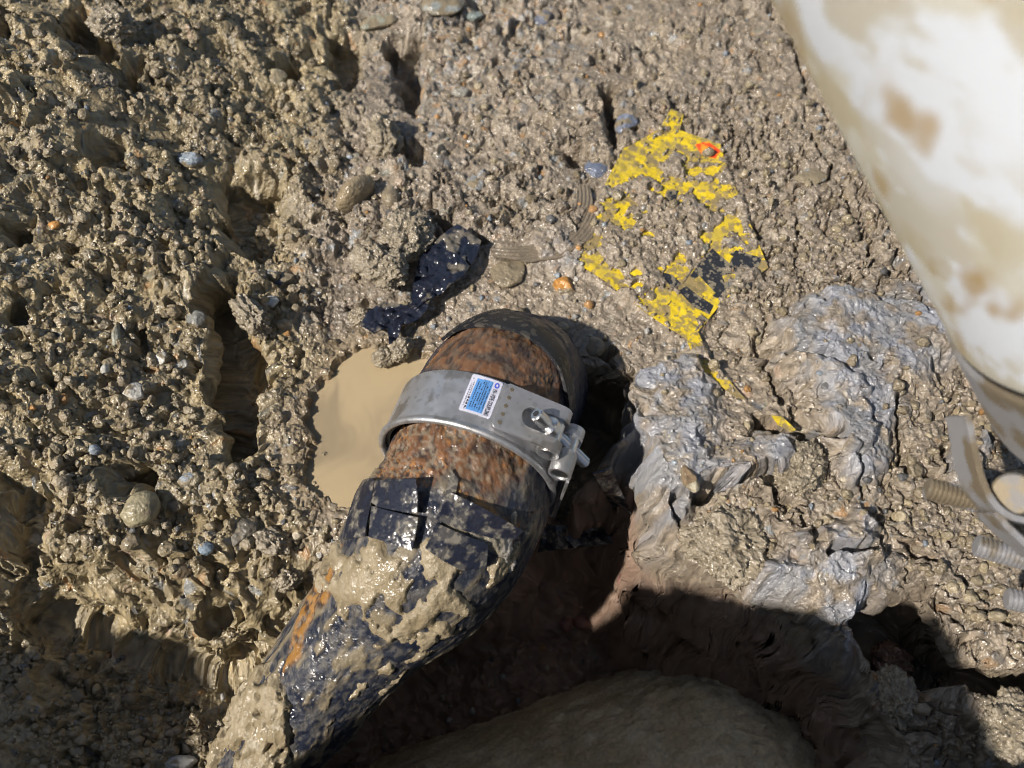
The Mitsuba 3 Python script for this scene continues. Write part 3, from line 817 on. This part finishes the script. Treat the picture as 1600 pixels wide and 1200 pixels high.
c = [lug_pick(*p) for p in [(787, 598), (880, 636), (860, 706), (765, 664)]]
ax0, ax1 = min(c[0][1], c[1][1]), max(c[2][1], c[3][1])
a_top, a_bot = (c[0][1] + c[1][1]) / 2, (c[2][1] + c[3][1]) / 2
L = (c[1][0] + c[2][0]) / 2
s0_ = lug_pick(815, 640)
s1_ = lug_pick(880, 672)
slot_l = s0_[0] + .001
sw = .0076
smid = (lug_pick(840, 637)[1] + lug_pick(840, 684)[1]) / 2
smid = (a_top + a_bot) / 2 + .0005
outl = Polygon([(.0015, a_top), (L, a_top), (L, a_bot), (.0015, a_bot)]).buffer(-.003).buffer(.003)
slot = LineString([(slot_l + sw, smid), (L + .02, smid)]).buffer(sw)
plate = trimesh.creation.extrude_polygon(outl.difference(slot), .0022, engine='earcut')
LP = put('lug_plate', lug(plate), 'steel', CL, smooth=False)
for k, a in enumerate(np.linspace(a_top + .004, a_bot - .004, 5)):
    d_ = trimesh.creation.cylinder(.0014, .0004, sections=14)
    d_.apply_translation([.0058, a, .0024])
    put('weld_spot', lug(d_), 'stain_brown', LP)
PR = .0080


def barrel(cx, cz, y0, y1, r, hole=None):
    m = trimesh.creation.cylinder(r, abs(y1 - y0), sections=40)
    m.apply_transform(trimesh.transformations.rotation_matrix(math.pi / 2, [1, 0, 0]))
    m.apply_translation([cx, (y0 + y1) / 2, cz])
    return m


for k, (y0, y1) in enumerate([(a_top, smid - sw), (smid + sw, a_bot)]):
    loop = trimesh.creation.annulus(PR - .002, PR, abs(y1 - y0), sections=40)
    loop.apply_transform(trimesh.transformations.rotation_matrix(math.pi / 2, [1, 0, 0]))
    loop.apply_translation([L - .0002, (y0 + y1) / 2, -PR + .0021])
    put('hinge_loop', lug(loop), 'steel', CL, smooth=30)
put('hinge_pin', lug(barrel(L - .0002, -PR + .0021, a_top + .0015, a_bot + .0008, PR - .0021)), 'bright_steel', CL, smooth=30)
# second hinge at the far end of the band
B2 = np.array([L + .0135, -.0155])
half = (a_bot - a_top) / 2
for k, (y0, y1) in enumerate([(a_top + .004, smid - sw * .75), (smid + sw * .75, a_bot + .006)]):
    loop = trimesh.creation.annulus(PR - .0018, PR, abs(y1 - y0), sections=40)
    loop.apply_transform(trimesh.transformations.rotation_matrix(math.pi / 2, [1, 0, 0]))
    loop.apply_translation([B2[0], (y0 + y1) / 2, B2[1]])
    put('hinge_loop', lug(loop), 'steel', CL, smooth=30)
put('hinge_pin', lug(barrel(B2[0], B2[1], a_top + .0055, a_bot + .0052, PR - .0019)), 'bright_steel', CL, smooth=30)
# foot strap from the second hinge back to the ring
e98 = np.array([(RB - .0008) * math.sin(math.radians(97)), (RB - .0008) * math.cos(math.radians(97))])
b2w = p0 + B2[0] * td + B2[1] * nd
for (a_, b_) in ((b2w + np.array([PR * .9, -.004]), e98 + np.array([.009, -.012])), (e98, e98 + np.array([.007, -.013]))):
    d_ = b_ - a_
    l_ = np.linalg.norm(d_)
    m = trimesh.creation.box([l_, .0018, HW * 1.8])
    R_ = np.eye(4)
    R_[:2, 0], R_[:2, 1] = d_ / l_, [-d_[1] / l_, d_[0] / l_]
    m.apply_transform(R_)
    m.apply_translation([(a_[0] + b_[0]) / 2, (a_[1] + b_[1]) / 2, AM + .0035])
    mm = tw(m)
    mm.fix_normals()
    put('foot_strap', mm, 'steel', CL, smooth=False)
# bolt through both
bh = np.array(list(lug_pick(866, 668)))
h0 = np.array([bh[0], -.002])                                      # in the plate's plane (x, z)
h1 = B2 + np.array([.004, -.002])
bd = (h1 - h0) / np.linalg.norm(h1 - h0)
BY = smid + .0008


def along(profile, start, direction, sections=36, y0=BY, tilt=0.0):
    m = trimesh.creation.revolve(np.array(profile), sections=sections)
    z = np.array([direction[0], tilt, direction[1]])
    z /= np.linalg.norm(z)
    M = trimesh.geometry.align_vectors([0, 0, 1], z)
    m.apply_transform(M)
    m.apply_translation([start[0], y0, start[1]])
    return m


BO = thing(CL + '__bolt', None, None) if False else put('bolt', lug(along([(0, -.019), (.0040, -.019), (.0047, -.0182), (.0047, -.006), (.0052, -.0052), (.0052, .0), (0, .0)], h0 - bd * .001, bd, 6 * 4)), 'bright_steel', CL, smooth=30)
put('flange', lug(along([(0, -.0066), (.0066, -.0066), (.0074, -.0056), (.0074, -.0012), (.0066, -.0004), (0, -.0004)], h0, bd)), 'bright_steel', BO, smooth=30)
thr = [(0, 0.0)]
for k in range(34):
    thr += [(.0036, k * .0012), (.0041, k * .0012 + .0006)]
thr += [(.0030, 34 * .0012 + .001), (0, 34 * .0012 + .001)]
put('thread', lug(along(thr, h0, bd)), 'bright_steel', BO, smooth=False)
put('socket', lug(along([(0, -.0193), (.0024, -.0193), (.0024, -.0189), (0, -.0189)], h0 - bd * .001, bd, 6)), 'rubber', BO, smooth=False)
blk = trimesh.creation.cylinder(.0058, .014, sections=30)
blk.apply_transform(trimesh.transformations.rotation_matrix(math.pi / 2, [1, 0, 0]))
blk.apply_translation([B2[0], BY, B2[1]])
put('nut_barrel', lug(blk), 'bright_steel', CL, smooth=30)

# ------------------------------------------------------------------ the warning tape
def lay(name, pts, zf, thick, bsdf, step=.005, curl=None, lift=.006, **k):
    m = sheet(poly(pts, lift), thick, step)
    a = np.array(m.vertices)
    z = zf(a[:, 0], a[:, 1]) + a[:, 2]
    if curl is not None:
        z = z + curl(a[:, 0], a[:, 1])
    return put(name, (np.stack([a[:, 0], a[:, 1], z], 1), m.faces), bsdf, smooth=30, **k)


TP = thing('warning_tape', 'torn yellow warning tape half buried in the mud below the white pipe', 'warning tape')
lay('film', TAPE, tapez, .0006, 'yellow_film', parent=TP)
for pts in ([(1100, 400), (1118, 385), (1140, 398), (1150, 392), (1190, 405), (1170, 455), (1145, 440), (1130, 470), (1112, 462), (1092, 440), (1078, 432)],
            [(1060, 455), (1072, 448), (1115, 478), (1108, 492), (1085, 480)], [(1030, 425), (1050, 430), (1065, 445), (1050, 452)], [(1040, 302), (1060, 300), (1055, 318), (1042, 318)]):
    lay('printed_character', pts, lambda x, y: tapez(x, y) + .0006, .0003, 'print_black', parent=TP)
for pts in ([(1112, 388), (1120, 384), (1145, 402), (1140, 412)], [(1083, 437), (1093, 432), (1118, 458), (1110, 466)], [(1128, 432), (1150, 428), (1158, 438), (1132, 442)]):
    lay('printed_stroke', pts, lambda x, y: tapez(x, y) + .0009, .0003, 'yellow_film', parent=TP)
lay('red_print', [(1085, 228), (1105, 222), (1126, 236), (1118, 248), (1098, 244)], lambda x, y: tapez(x, y) + .0006, .0003, 'print_red', parent=TP)
lay('tape_scrap', [(1205, 650), (1222, 652), (1243, 672), (1236, 676), (1215, 664)], lambda x, y: ground_z(x, y) * 0 + macro(x, y) + .010, .0008, 'yellow_film', lift=.01,
    label='small curled yellow scrap at the crack in the clay', cat='tape scrap')

# ------------------------------------------------------------------ black foil scraps
def foil(pts, ups, name='black_scrap', lift=.012, **k):
    pp = poly(pts, lift)
    c0 = pp.mean(0)
    return lay(name, pts, lambda x, y: macro(x, y) + ups + .010 * (fb(x, y, 34, 2, 4) - .40) + .010 * np.abs(fb(x, y, 45, 2, 6) - .5), 0.0012, 'glossy_foil', .004, lift=lift, **k)


foil([(700, 362), (715, 352), (752, 378), (745, 400), (725, 435), (690, 462), (655, 482), (640, 478), (650, 430), (655, 405)], .012, label='glossy torn black plastic strip under the overhanging mud', cat='plastic scrap')
foil([(572, 490), (600, 472), (640, 478), (672, 470), (668, 488), (640, 510), (628, 512), (618, 545), (608, 540), (606, 512), (585, 525), (562, 508)], .010, label='forked black plastic scrap at the top of the puddle', cat='plastic scrap')
# torn dark strip standing in the hole by the clay lip, and the folded sheet on the hole's floor
st = np.array([at(925, 752, .03), at(950, 735, .035), (at(985, 790, .0)), at(995, 815, -.02), at(978, 812, -.04), at(945, 790, -.03)])


def strip3(a, b, c_, d_, n=24, w=14, amp=.006, seed=1):
    u, vv = np.meshgrid(np.linspace(0, 1, n), np.linspace(0, 1, w), indexing='ij')
    p = ((1 - u) * (1 - vv))[..., None] * a + (u * (1 - vv))[..., None] * b + (u * vv)[..., None] * c_ + ((1 - u) * vv)[..., None] * d_
    nn = np.cross(b - a, d_ - a)
    nn /= np.linalg.norm(nn)
    p = p + nn * ((fb(p[..., 0] + p[..., 2], p[..., 1], 45, 3, seed) - .5) * amp * 2)[..., None]
    q = p + nn * .0015
    f = grid_faces(n, w)
    k = n * w
    idx = np.arange(k).reshape(n, w)
    rim = np.concatenate([idx[0, :], idx[1:, -1], idx[-1, -2::-1], idx[-2:0:-1, 0]])
    r2 = np.roll(rim, -1)
    side = np.vstack([np.stack([rim, r2, r2 + k], 1), np.stack([rim, r2 + k, rim + k], 1)])
    return np.vstack([p.reshape(-1, 3), q.reshape(-1, 3)]), np.vstack([f[:, ::-1], f + k, side])


put('black_scrap', strip3(at(930, 748, .045), at(958, 735, .045), at(992, 818, -.03), at(962, 800, -.04)), 'black_foil', label='torn black strip standing upright in the dark hole beside the clay lip', cat='plastic scrap', smooth=40)
put('black_scrap', strip3(at(850, 820, -.07), at(985, 826, -.07), at(960, 850, -.075), at(840, 862, -.075), 30, 16, .01, 3), 'black_foil', label='crumpled black sheet lying on the floor of the dark hole', cat='plastic scrap', smooth=40)

# ------------------------------------------------------------------ ribbed muddy cloth
cl = poly([(905, 285), (922, 290), (932, 345), (925, 372), (880, 402), (820, 408), (775, 400), (770, 388), (830, 382), (875, 350), (898, 318)], .008)
m = sheet(cl, .0012, .0016)
a = np.array(m.vertices)
o = poly([(800, 300)], .008)[0]
rad = np.hypot(a[:, 0] - o[0], a[:, 1] - o[1])
z = np.maximum(macro(a[:, 0], a[:, 1]) + .0068, 0) + .006 * (fb(a[:, 0], a[:, 1], 30, 2, 2) - .5) + 0.00045 * np.sin(rad / .0034 * 2 * math.pi) + a[:, 2]
cc = np.tile([.155, .128, .094], (len(a), 1)) * (.85 + .3 * fb(a[:, 0], a[:, 1], 140, 3, 1)[:, None])
put('ribbed_cloth', (np.stack([a[:, 0], a[:, 1], z], 1), m.faces), 'wet_mud', label='mud soaked ribbed knit cuff pressed into the mud left of the yellow tape', cat='cloth', smooth=True, color=cc)

# ------------------------------------------------------------------ white pipe and its coupling
SA, SB = EYE + ray(1205, 0) * .36, EYE + ray(1490, 540) * .44
ax = (SB - SA) / np.linalg.norm(SB - SA)
WR = .11
toward = np.cross(ax, ray(1340, 270))
toward /= np.linalg.norm(toward)
if toward @ RIGHT < 0:
    toward = -toward
base_n = np.cross(toward, ax)
if base_n @ (EYE - SB) < 0:
    base_n = -base_n


def wcyl(r, s0, s1, thick, ns=60, na=160, bump=0.0, round_=.003):
    """Tube round the white pipe's axis; s counts from the pipe's end SB, along the axis."""
    prof_ = [(r - thick, s0), (r - thick, s1)] + [(r - round_ + round_ * math.cos(t), s1 - round_ + round_ * math.sin(t)) for t in np.linspace(math.pi / 2, 0, 5)]
    prof_ += [(r, s) for s in np.linspace(s1 - round_, s0 + round_, ns)[1:-1]] + [(r - round_ + round_ * math.cos(t), s0 + round_ - round_ * math.sin(t)) for t in np.linspace(0, math.pi / 2, 5)]
    pr = np.array(prof_)
    A = np.linspace(0, 2 * math.pi, na, endpoint=False)
    rr = pr[None, :, 0] + bump * (fb(pr[None, :, 1] + 0 * A[:, None], (A * r)[:, None] + 0 * pr[None, :, 1], 12, 3, 2) - .5)
    c0 = SB + toward * WR
    vv = c0 + pr[None, :, 1:2] * ax + rr[..., None] * (np.cos(A)[:, None, None] * toward + np.sin(A)[:, None, None] * base_n)
    i = np.arange(na * len(pr)).reshape(na, len(pr))
    i = np.concatenate([i, i[:1]], 0)
    i = np.concatenate([i, i[:, :1]], 1)
    a, b, c, d = i[:-1, :-1].ravel(), i[:-1, 1:].ravel(), i[1:, 1:].ravel(), i[1:, :-1].ravel()
    m = trimesh.Trimesh(vv.reshape(-1, 3), np.vstack([np.stack([a, b, c], 1), np.stack([a, c, d], 1)]), process=False)
    m.fix_normals()
    return m


put('white_pipe', wcyl(WR, -.42, 0, .006, bump=.0015), 'white_plastic', label='large white plastic pipe with brown mud stains, out of focus at upper right', cat='pipe', smooth=40)
C2 = thing('pipe_coupling', 'mud stained steel coupling with threaded bolts at the end of the white pipe', 'pipe coupling')
put('band', wcyl(WR + .002, .003, .062, .003, 20), 'muddy_steel', C2, smooth=40)
put('sleeve', wcyl(WR - .004, -.02, .07, .004, 10), 'rubber', C2, smooth=40)


def rod(p, q, r, bsdf, name, parent, pitch=None, sections=24):
    p, q = np.asarray(p), np.asarray(q)
    l = np.linalg.norm(q - p)
    if pitch:
        pr = [(0, 0), (r * .8, 0)]
        n = int(l / pitch)
        for k in range(n):
            pr += [(r * .86, k * pitch + .0005), (r, k * pitch + pitch * .45), (r, k * pitch + pitch * .6)]
        pr += [(r * .86, l), (0, l)]
    else:
        pr = [(0, 0), (r * .9, 0), (r, r * .1), (r, l - r * .1), (r * .9, l), (0, l)]
    m = trimesh.creation.revolve(np.array(pr), sections=sections)
    m.apply_transform(trimesh.geometry.align_vectors([0, 0, 1], (q - p) / l))
    m.apply_translation(p)
    m.fix_normals()
    return put(name, m, bsdf, parent, smooth=30)


rod(EYE + ray(1447, 762) * .50, EYE + ray(1640, 815) * .49, .0068, 'muddy_steel', 'threaded_bolt', C2, .0026)
rod(EYE + ray(1524, 852) * .51, EYE + ray(1680, 895) * .50, .0068, 'muddy_steel', 'threaded_bolt', C2, .0026)
rod(EYE + ray(1572, 935) * .51, EYE + ray(1720, 960) * .50, .0068, 'muddy_steel', 'threaded_bolt', C2, .0026)
rod(EYE + ray(1584, 772) * .462, EYE + ray(1592, 764) * .50, .0115, 'dull_steel', 'hinge_barrel', C2)


def plate3(pts, thick, parent, name, bsdf):
    """A bent strap through 3-D points, wide across the line of sight's depth."""
    pts = [np.asarray(p) for p in pts]
    cs = CubicSpline(np.arange(len(pts)), pts)
    u = np.linspace(0, len(pts) - 1, 30)
    c_ = cs(u)
    t_ = cs(u, 1)
    t_ /= np.linalg.norm(t_, axis=1, keepdims=True)
    wd = np.cross(t_, FWD)
    wd /= np.linalg.norm(wd, axis=1, keepdims=True)
    back = np.cross(wd, t_)
    prof4 = [(-.5, 0), (.5, 0), (.5, 1), (-.5, 1)]
    vv = np.stack([c_ + wd * thick * a_ + back * np.sign((back @ FWD))[:, None] * .022 * b_ for a_, b_ in prof4], 1)
    f = grid_faces(30, 4, True)
    cap = np.array([[0, 1, 2], [0, 2, 3]])
    m = trimesh.Trimesh(vv.reshape(-1, 3), np.vstack([f, cap, cap + 29 * 4]), process=False)
    m.fix_normals()
    return put(name, m, bsdf, parent, smooth=False)


plate3([EYE + ray(1512, 650) * .470, EYE + ray(1524, 705) * .466, EYE + ray(1543, 768) * .460, EYE + ray(1578, 806) * .457, EYE + ray(1630, 812) * .455], .0035, C2, 'strap', 'muddy_steel')
plate3([EYE + ray(1558, 800) * .462, EYE + ray(1580, 828) * .46, EYE + ray(1630, 872) * .456], .0035, C2, 'strap', 'muddy_steel')

# ------------------------------------------------------------------ big brown pipe in the pit
BZ = -.15
bt = EYE + ray(1112, 1300) * .77
far = bt + np.array([-.93, -.30, -.10]) * .9
nb = 26
ang = np.linspace(0, math.pi / 2, 22)
BR = .156
prof_b = [(BR * math.cos(t), -BR * .95 * math.sin(t)) for t in ang[::-1]] + [(BR, x) for x in np.linspace(0, .9, 60)[1:]]
pr = np.array(prof_b)
pr[0, 0] = 0
m = trimesh.creation.revolve(pr, sections=160)
m = m.subdivide().subdivide()
vv = np.array(m.vertices)
axis_b = (far - bt) / np.linalg.norm(far - bt)
M = trimesh.geometry.align_vectors([0, 0, 1], axis_b)
wv_ = vv @ M[:3, :3].T + bt
nr = m.vertex_normals @ M[:3, :3].T
wv_ += nr * ((meshkit.fbm(wv_ * 18, 3, 2) - .5) * .012 + (meshkit.fbm(wv_ * 70, 4, 5) - .5) * .010 + .010 * np.maximum(meshkit.fbm(wv_ * 60, 3, 8) - .62, 0))[:, None]
put('buried_pipe', (wv_, m.faces), 'brown_film', label='rounded end of a large mud coated brown pipe at the bottom of the pit', cat='pipe', smooth=True)

# ------------------------------------------------------------------ stones and clods
ICO = {k: trimesh.creation.icosphere(subdivisions=k) for k in (1, 2, 3, 4, 5)}


def pebble(name, px, py, w, h, colour, label, cat, rot=0, flat=.6, angular=0.0, mud=.25, seed=0, sink=.38, rough_=.12, level=3, zoff=0.0, group=None, crumbly=0.0, bsdf='stone'):
    """A stone w by h pixels wide as the photograph shows it."""
    c0 = seat(px, py)
    dist = (c0 - EYE) @ FWD
    a, b = w / 2 * dist / F, h / 2 * dist / F
    g = np.random.default_rng(seed + 100)
    vtx = np.array(ICO[level].vertices)
    r = 1 + rough_ * 2 * (meshkit.fbm(vtx * 1.7 + seed * 3.1, 3, seed) - .5)
    if crumbly:
        r = r + crumbly * (meshkit.fbm(vtx * 6 + seed, 4, seed + 1) - .5) + .3 * crumbly * (meshkit.fbm(vtx * 22 + seed, 2, seed + 2) - .5)
    vtx = vtx * r[:, None]
    for _ in range(int(angular) * 2):
        nn = g.normal(size=3)
        nn /= np.linalg.norm(nn)
        dcut = .58 + .26 * g.random()
        over = np.maximum(vtx @ nn - dcut, 0)
        vtx = vtx - over[:, None] * nn * .93
    vtx = vtx * [a, b, max(a, b) * flat]
    ro = math.radians(rot)
    R_ = np.array([[math.cos(ro), -math.sin(ro), 0], [math.sin(ro), math.cos(ro), 0], [0, 0, 1]])
    vtx = vtx @ R_.T
    top = max(a, b) * flat
    c0 = c0 + [0, 0, top * (1 - 2 * sink) + zoff]
    wv2 = vtx + c0
    k = meshkit.fbm(wv2 * 220, 3, seed)[:, None]
    mm = np.clip(smooth(.68 - mud * .5, .74 - mud * .5, meshkit.fbm(wv2 * 110, 3, seed + 7)) + smooth(.2, -.6, vtx[:, 2] / top), 0, 1)[:, None] * (1 if mud else 0)
    cl_ = np.array(colour) * (.72 + .56 * k) * (.6 + .8 * meshkit.fbm(wv2 * 500, 2, seed)[:, None]) * (1 - mm) + np.array([.2, .165, .11]) * mm
    return put(name, (wv2, ICO[level].faces), bsdf, label=label, cat=cat, smooth=True, color=cl_, group=group)


G, Wt, Bl, Or, Br, Dk = (.28, .28, .26), (.44, .43, .39), (.20, .23, .27), (.36, .17, .04), (.19, .15, .09), (.07, .07, .08)
MUDC = (.225, .19, .135)
ST_ = [
    ('stone', 210, 613, 46, 32, Wt, 'pale angular stone standing out of the crumbly left bank', 0, .6, 5, .1),
    ('stone', 297, 252, 40, 26, (.25, .29, .33), 'small wet bluish stone high on the left bank', 0, .6, 2, .25),
    ('stone', 222, 797, 62, 54, (.25, .22, .14), 'smooth rounded yellowish stone at lower left', 60, .7, 0, .2),
    ('stone', 204, 848, 32, 30, Wt, 'small pale stone just below the rounded yellowish stone', 0, .7, 2, .3),
    ('pebble', 323, 858, 24, 22, (.17, .22, .27), 'round slate blue pebble left of the torn pipe wrap', 0, .9, 0, .05),
    ('pebble', 297, 751, 34, 22, (.22, .25, .28), 'oval blue grey pebble right of the rounded yellowish stone', 20, .7, 0, .1),
    ('stone', 285, 893, 34, 26, (.2, .15, .09), 'small brown stone below the round slate blue pebble', 25, .7, 2, .2),
    ('stone', 375, 833, 62, 44, (.11, .1, .08), 'dark flat stone in the gap left of the pipe wrap', 30, .5, 3, .25),
    ('stone', 557, 308, 74, 34, (.24, .19, .12), 'long sausage shaped brown stone at upper centre', 50, .8, 0, .3),
    ('stone', 612, 312, 30, 38, (.17, .14, .1), 'small upright brown stone right of the sausage shaped one', 0, .8, 1, .3),
    ('pebble', 741, 28, 30, 20, (.17, .2, .19), 'small greenish grey pebble at the top edge', -15, .6, 2, .05),
    ('rock', 851, 34, 32, 40, (.09, .1, .13), 'dark blue rough rock near the top edge', 0, .6, 4, .3),
    ('slab', 688, 8, 80, 60, (.24, .26, .25), 'large grey slab cut by the top edge', 10, .35, 6, .6),
    ('slab', 592, 36, 64, 38, (.24, .25, .2), 'greenish grey flat slab left of the large slab at the top', 25, .35, 6, .6),
    ('stone', 741, 288, 34, 36, (.22, .23, .23), 'flat grey stone in the crumbly mud above the black plastic strip', 0, .45, 3, .3),
    ('rock', 934, 268, 44, 46, (.10, .12, .17), 'wet blue black rock at the left corner of the yellow tape', 30, .5, 4, .3),
    ('rock', 978, 196, 34, 48, (.16, .18, .23), 'blue grey rock in the hollow above the yellow tape', -20, .6, 4, .35),
    ('stone', 882, 448, 38, 30, Or, 'orange rusty stone between the pipe and the tape', 0, .6, 4, .15),
    ('stone', 1265, 276, 52, 34, (.27, .28, .28), 'pale grey flat patch of stone right of the tape', 0, .2, 2, .45),
    ('rock', 440, 441, 46, 46, (.07, .075, .09), 'dark broken rock right of the deep slot', 20, .6, 5, .35),
    ('stone', 424, 474, 26, 26, Wt, 'pale stone under the dark broken rock', 0, .6, 3, .3),
    ('pebble', 20, 201, 26, 16, Or, 'orange pebble at the left edge', -20, .6, 1, .1),
    ('pebble', 85, 353, 20, 14, (.4, .2, .06), 'small orange pebble left of the hollow', 30, .6, 1, .1),
    ('stone', 430, 126, 44, 36, (.36, .31, .2), 'tan stone below the upper left hollow', 0, .6, 4, .2),
    ('stone', 183, 525, 18, 50, (.25, .25, .2), 'thin upright sliver of stone in the left bank', 15, .5, 3, .3),
    ('stone', 305, 500, 34, 34, (.2, .2, .18), 'flat grey stone on the rim of the deep slot', 20, .45, 4, .3),
    ('stone', 280, 572, 30, 26, (.27, .27, .25), 'grey stone right of the pale angular one', 0, .5, 4, .35),
    ('stone', 252, 560, 24, 24, Wt, 'small pale grainy stone between the two grey ones', 0, .6, 3, .3),
    ('stone', 165, 578, 14, 18, Wt, 'tiny white stone left of the pale angular one', 0, .8, 1, .05),
    ('stone', 285, 1194, 52, 26, Wt, 'pale stone at the bottom edge left of the pipe end', 0, .6, 3, .2),
    ('pebble', 908, 972, 26, 26, (.24, .12, .10), 'round reddish pebble in the shaded pit wall', 0, .9, 0, .1),
    ('pebble', 884, 975, 24, 26, (.22, .12, .10), 'reddish pebble beside the round reddish one', 0, .9, 0, .1),
    ('pebble', 977, 912, 26, 32, (.24, .13, .11), 'reddish pebble higher in the shaded pit wall', 0, .9, 0, .1),
    ('slab', 792, 425, 62, 60, (.17, .14, .095), 'flat brown slab beside the glossy black strip', 40, .3, 5, .5),
    ('pebble', 1142, 1118, 24, 26, (.4, .34, .26), 'pale pebble lying on the mud coated brown pipe', 0, .8, 0, .1),
    ('stone', 720, 145, 30, 24, (.24, .23, .2), 'grey stone in the gravelly mud at the top', 0, .5, 3, .3),
    ('stone', 1075, 745, 30, 38, (.18, .13, .08), 'brown lump set in the blue grey clay', 0, .6, 4, .3),
    ('stone', 1082, 760, 22, 24, (.34, .31, .23), 'pale lump under the crack in the clay', 0, .7, 3, .2),
    ('pebble', 930, 545, 34, 36, (.15, .13, .1), 'brown clod lying in the slick mud right of the pipe bend', 0, .7, 3, .4),
]
for k, (n_, px, py, w, h, c_, lb, rot, fl, an, md) in enumerate(ST_):
    pebble(n_, px, py, w, h, c_, lb, n_, rot, fl, an, md, seed=k)
CLODS = [(615, 450, 56, 56, 'round crumbly clod resting on the black plastic strip'), (588, 432, 56, 70, 'larger smooth clod behind the round crumbly one'), (636, 388, 96, 72, 'wide crumbly clod overhanging the black plastic strip'),
         (604, 573, 30, 34, 'mud lump in the puddle, the one farther from the pipe'), (630, 562, 32, 40, 'mud lump in the puddle, the one nearer the pipe'), (178, 45, 62, 56, 'tan clod above the upper left hollow'),
         (160, 142, 48, 40, 'tan clod below the upper left hollow'), (112, 92, 40, 50, 'tan clod on the left rim of the upper left hollow'), (450, 905, 40, 46, 'glistening clod beside the lower pipe edge'), (425, 850, 60, 44, 'wet clod left of the rusty pipe edge'),
         (385, 620, 10, 10, ''), (395, 500, 40, 80, 'crumbly clod on the right rim of the deep slot'), (565, 500, 26, 40, 'clod against the forked black plastic scrap'), (600, 222, 70, 50, 'rough clod at upper centre'),
         (1140, 850, 130, 110, 'big glossy clod of brown mud below the clay'), (1190, 770, 120, 130, 'rough brown clod between the clay cracks'), (1250, 730, 90, 70, 'brown clod pressed into the blue clay'),
         (1400, 1085, 90, 50, 'clod on the shaded ledge at lower right'), (1585, 1140, 100, 110, 'lit clod in the lower right corner'), (1390, 1040, 60, 60, 'reddish clod on the ledge under the clay edge')]
for k, (px, py, w, h, lb) in enumerate(CLODS):
    if not lb:
        continue
    pebble('mud_clod', px, py, w, h, MUDC if 'reddish' not in lb else (.2, .12, .09), lb, 'clod', k * 37 % 180, .55 if w > 80 else .8, 0, 0, seed=60 + k, sink=.5 if w > 80 else .3, rough_=.4, level=5 if w > 80 else 4, crumbly=.6, bsdf='mud', zoff={0: .020, 1: .016, 2: .016, 3: .012, 4: .012}.get(k, 0.0))

# loose crumbs and grit, countless
rg = np.random.default_rng(21)


def scatter(name, n, size, palette, label, bsdf, seed, keepf, lift=.3):
    g = np.random.default_rng(seed)
    px, py = g.uniform(-30, 1630, n * 3), g.uniform(-30, 1230, n * 3)
    pts = np.array([at(a, b, .04) for a, b in zip(px, py)])
    x, y = pts[:, 0], pts[:, 1]
    ok = keepf(x, y, g)
    x, y = x[ok][:n], y[ok][:n]
    zz = ground_z(x, y)
    n_ = len(x)
    base_v, base_f = np.array(ICO[1].vertices), np.array(ICO[1].faces)
    s = size[0] + (size[1] - size[0]) * g.random(n_) ** 3
    V_ = base_v[None] * (1 + .5 * (g.random((n_, len(base_v), 1)) - .5)) * (s[:, None, None] * (.65 + .7 * g.random((n_, 1, 3))))
    V_ = V_ + np.stack([x, y, zz + s * lift], 1)[:, None]
    F_ = base_f[None] + (np.arange(n_) * len(base_v))[:, None, None]
    pal_ = np.array(palette)
    cl_ = pal_[g.integers(0, len(pal_), n_)] * (.75 + .5 * g.random((n_, 1)))
    put(name, (V_.reshape(-1, 3), F_.reshape(-1, 3)), bsdf, kind='stuff', label=label, cat=name.replace('_', ' '), smooth=True, color=np.repeat(cl_, len(base_v), 0))


def grid_at(A, x, y):
    return map_coordinates(A, [np.interp(y, yr, np.arange(HH)), np.interp(x / np.interp(y, yr, hw), ur, np.arange(WW))], order=1, mode='nearest')


WEIGHT = (gaussian_filter(steep, 4) < .12) * (MZ - GZ < .03) * (.15 + gran + .35 * rich) * (1 - slick * .7) * (1 - clay * .8) * (1 - bare) * (1 - pudm) * (1 - .7 * pit)
scatter('mud_crumbs', 5200, (.0012, .0048), [(.215, .175, .115), (.19, .155, .1), (.24, .2, .13)], 'loose mud crumbs over the banks', 'mud', 4, lambda x, y, g: g.random(len(x)) < grid_at(WEIGHT, x, y))
scatter('gravel_grit', 1500, (.0008, .0034), [(.3, .29, .27), (.2, .23, .26), (.3, .17, .07), (.35, .31, .24), (.1, .1, .1), (.24, .2, .13)], 'tiny pale, blue and orange grit in the mud', 'stone', 8,
        lambda x, y, g: g.random(len(x)) < grid_at((gaussian_filter(steep, 4) < .12) * (.35 + .4 * slick) * (1 - bare) * (1 - pudm) * (1 - clay * .6) * (1 - rich * .7), x, y), .1)
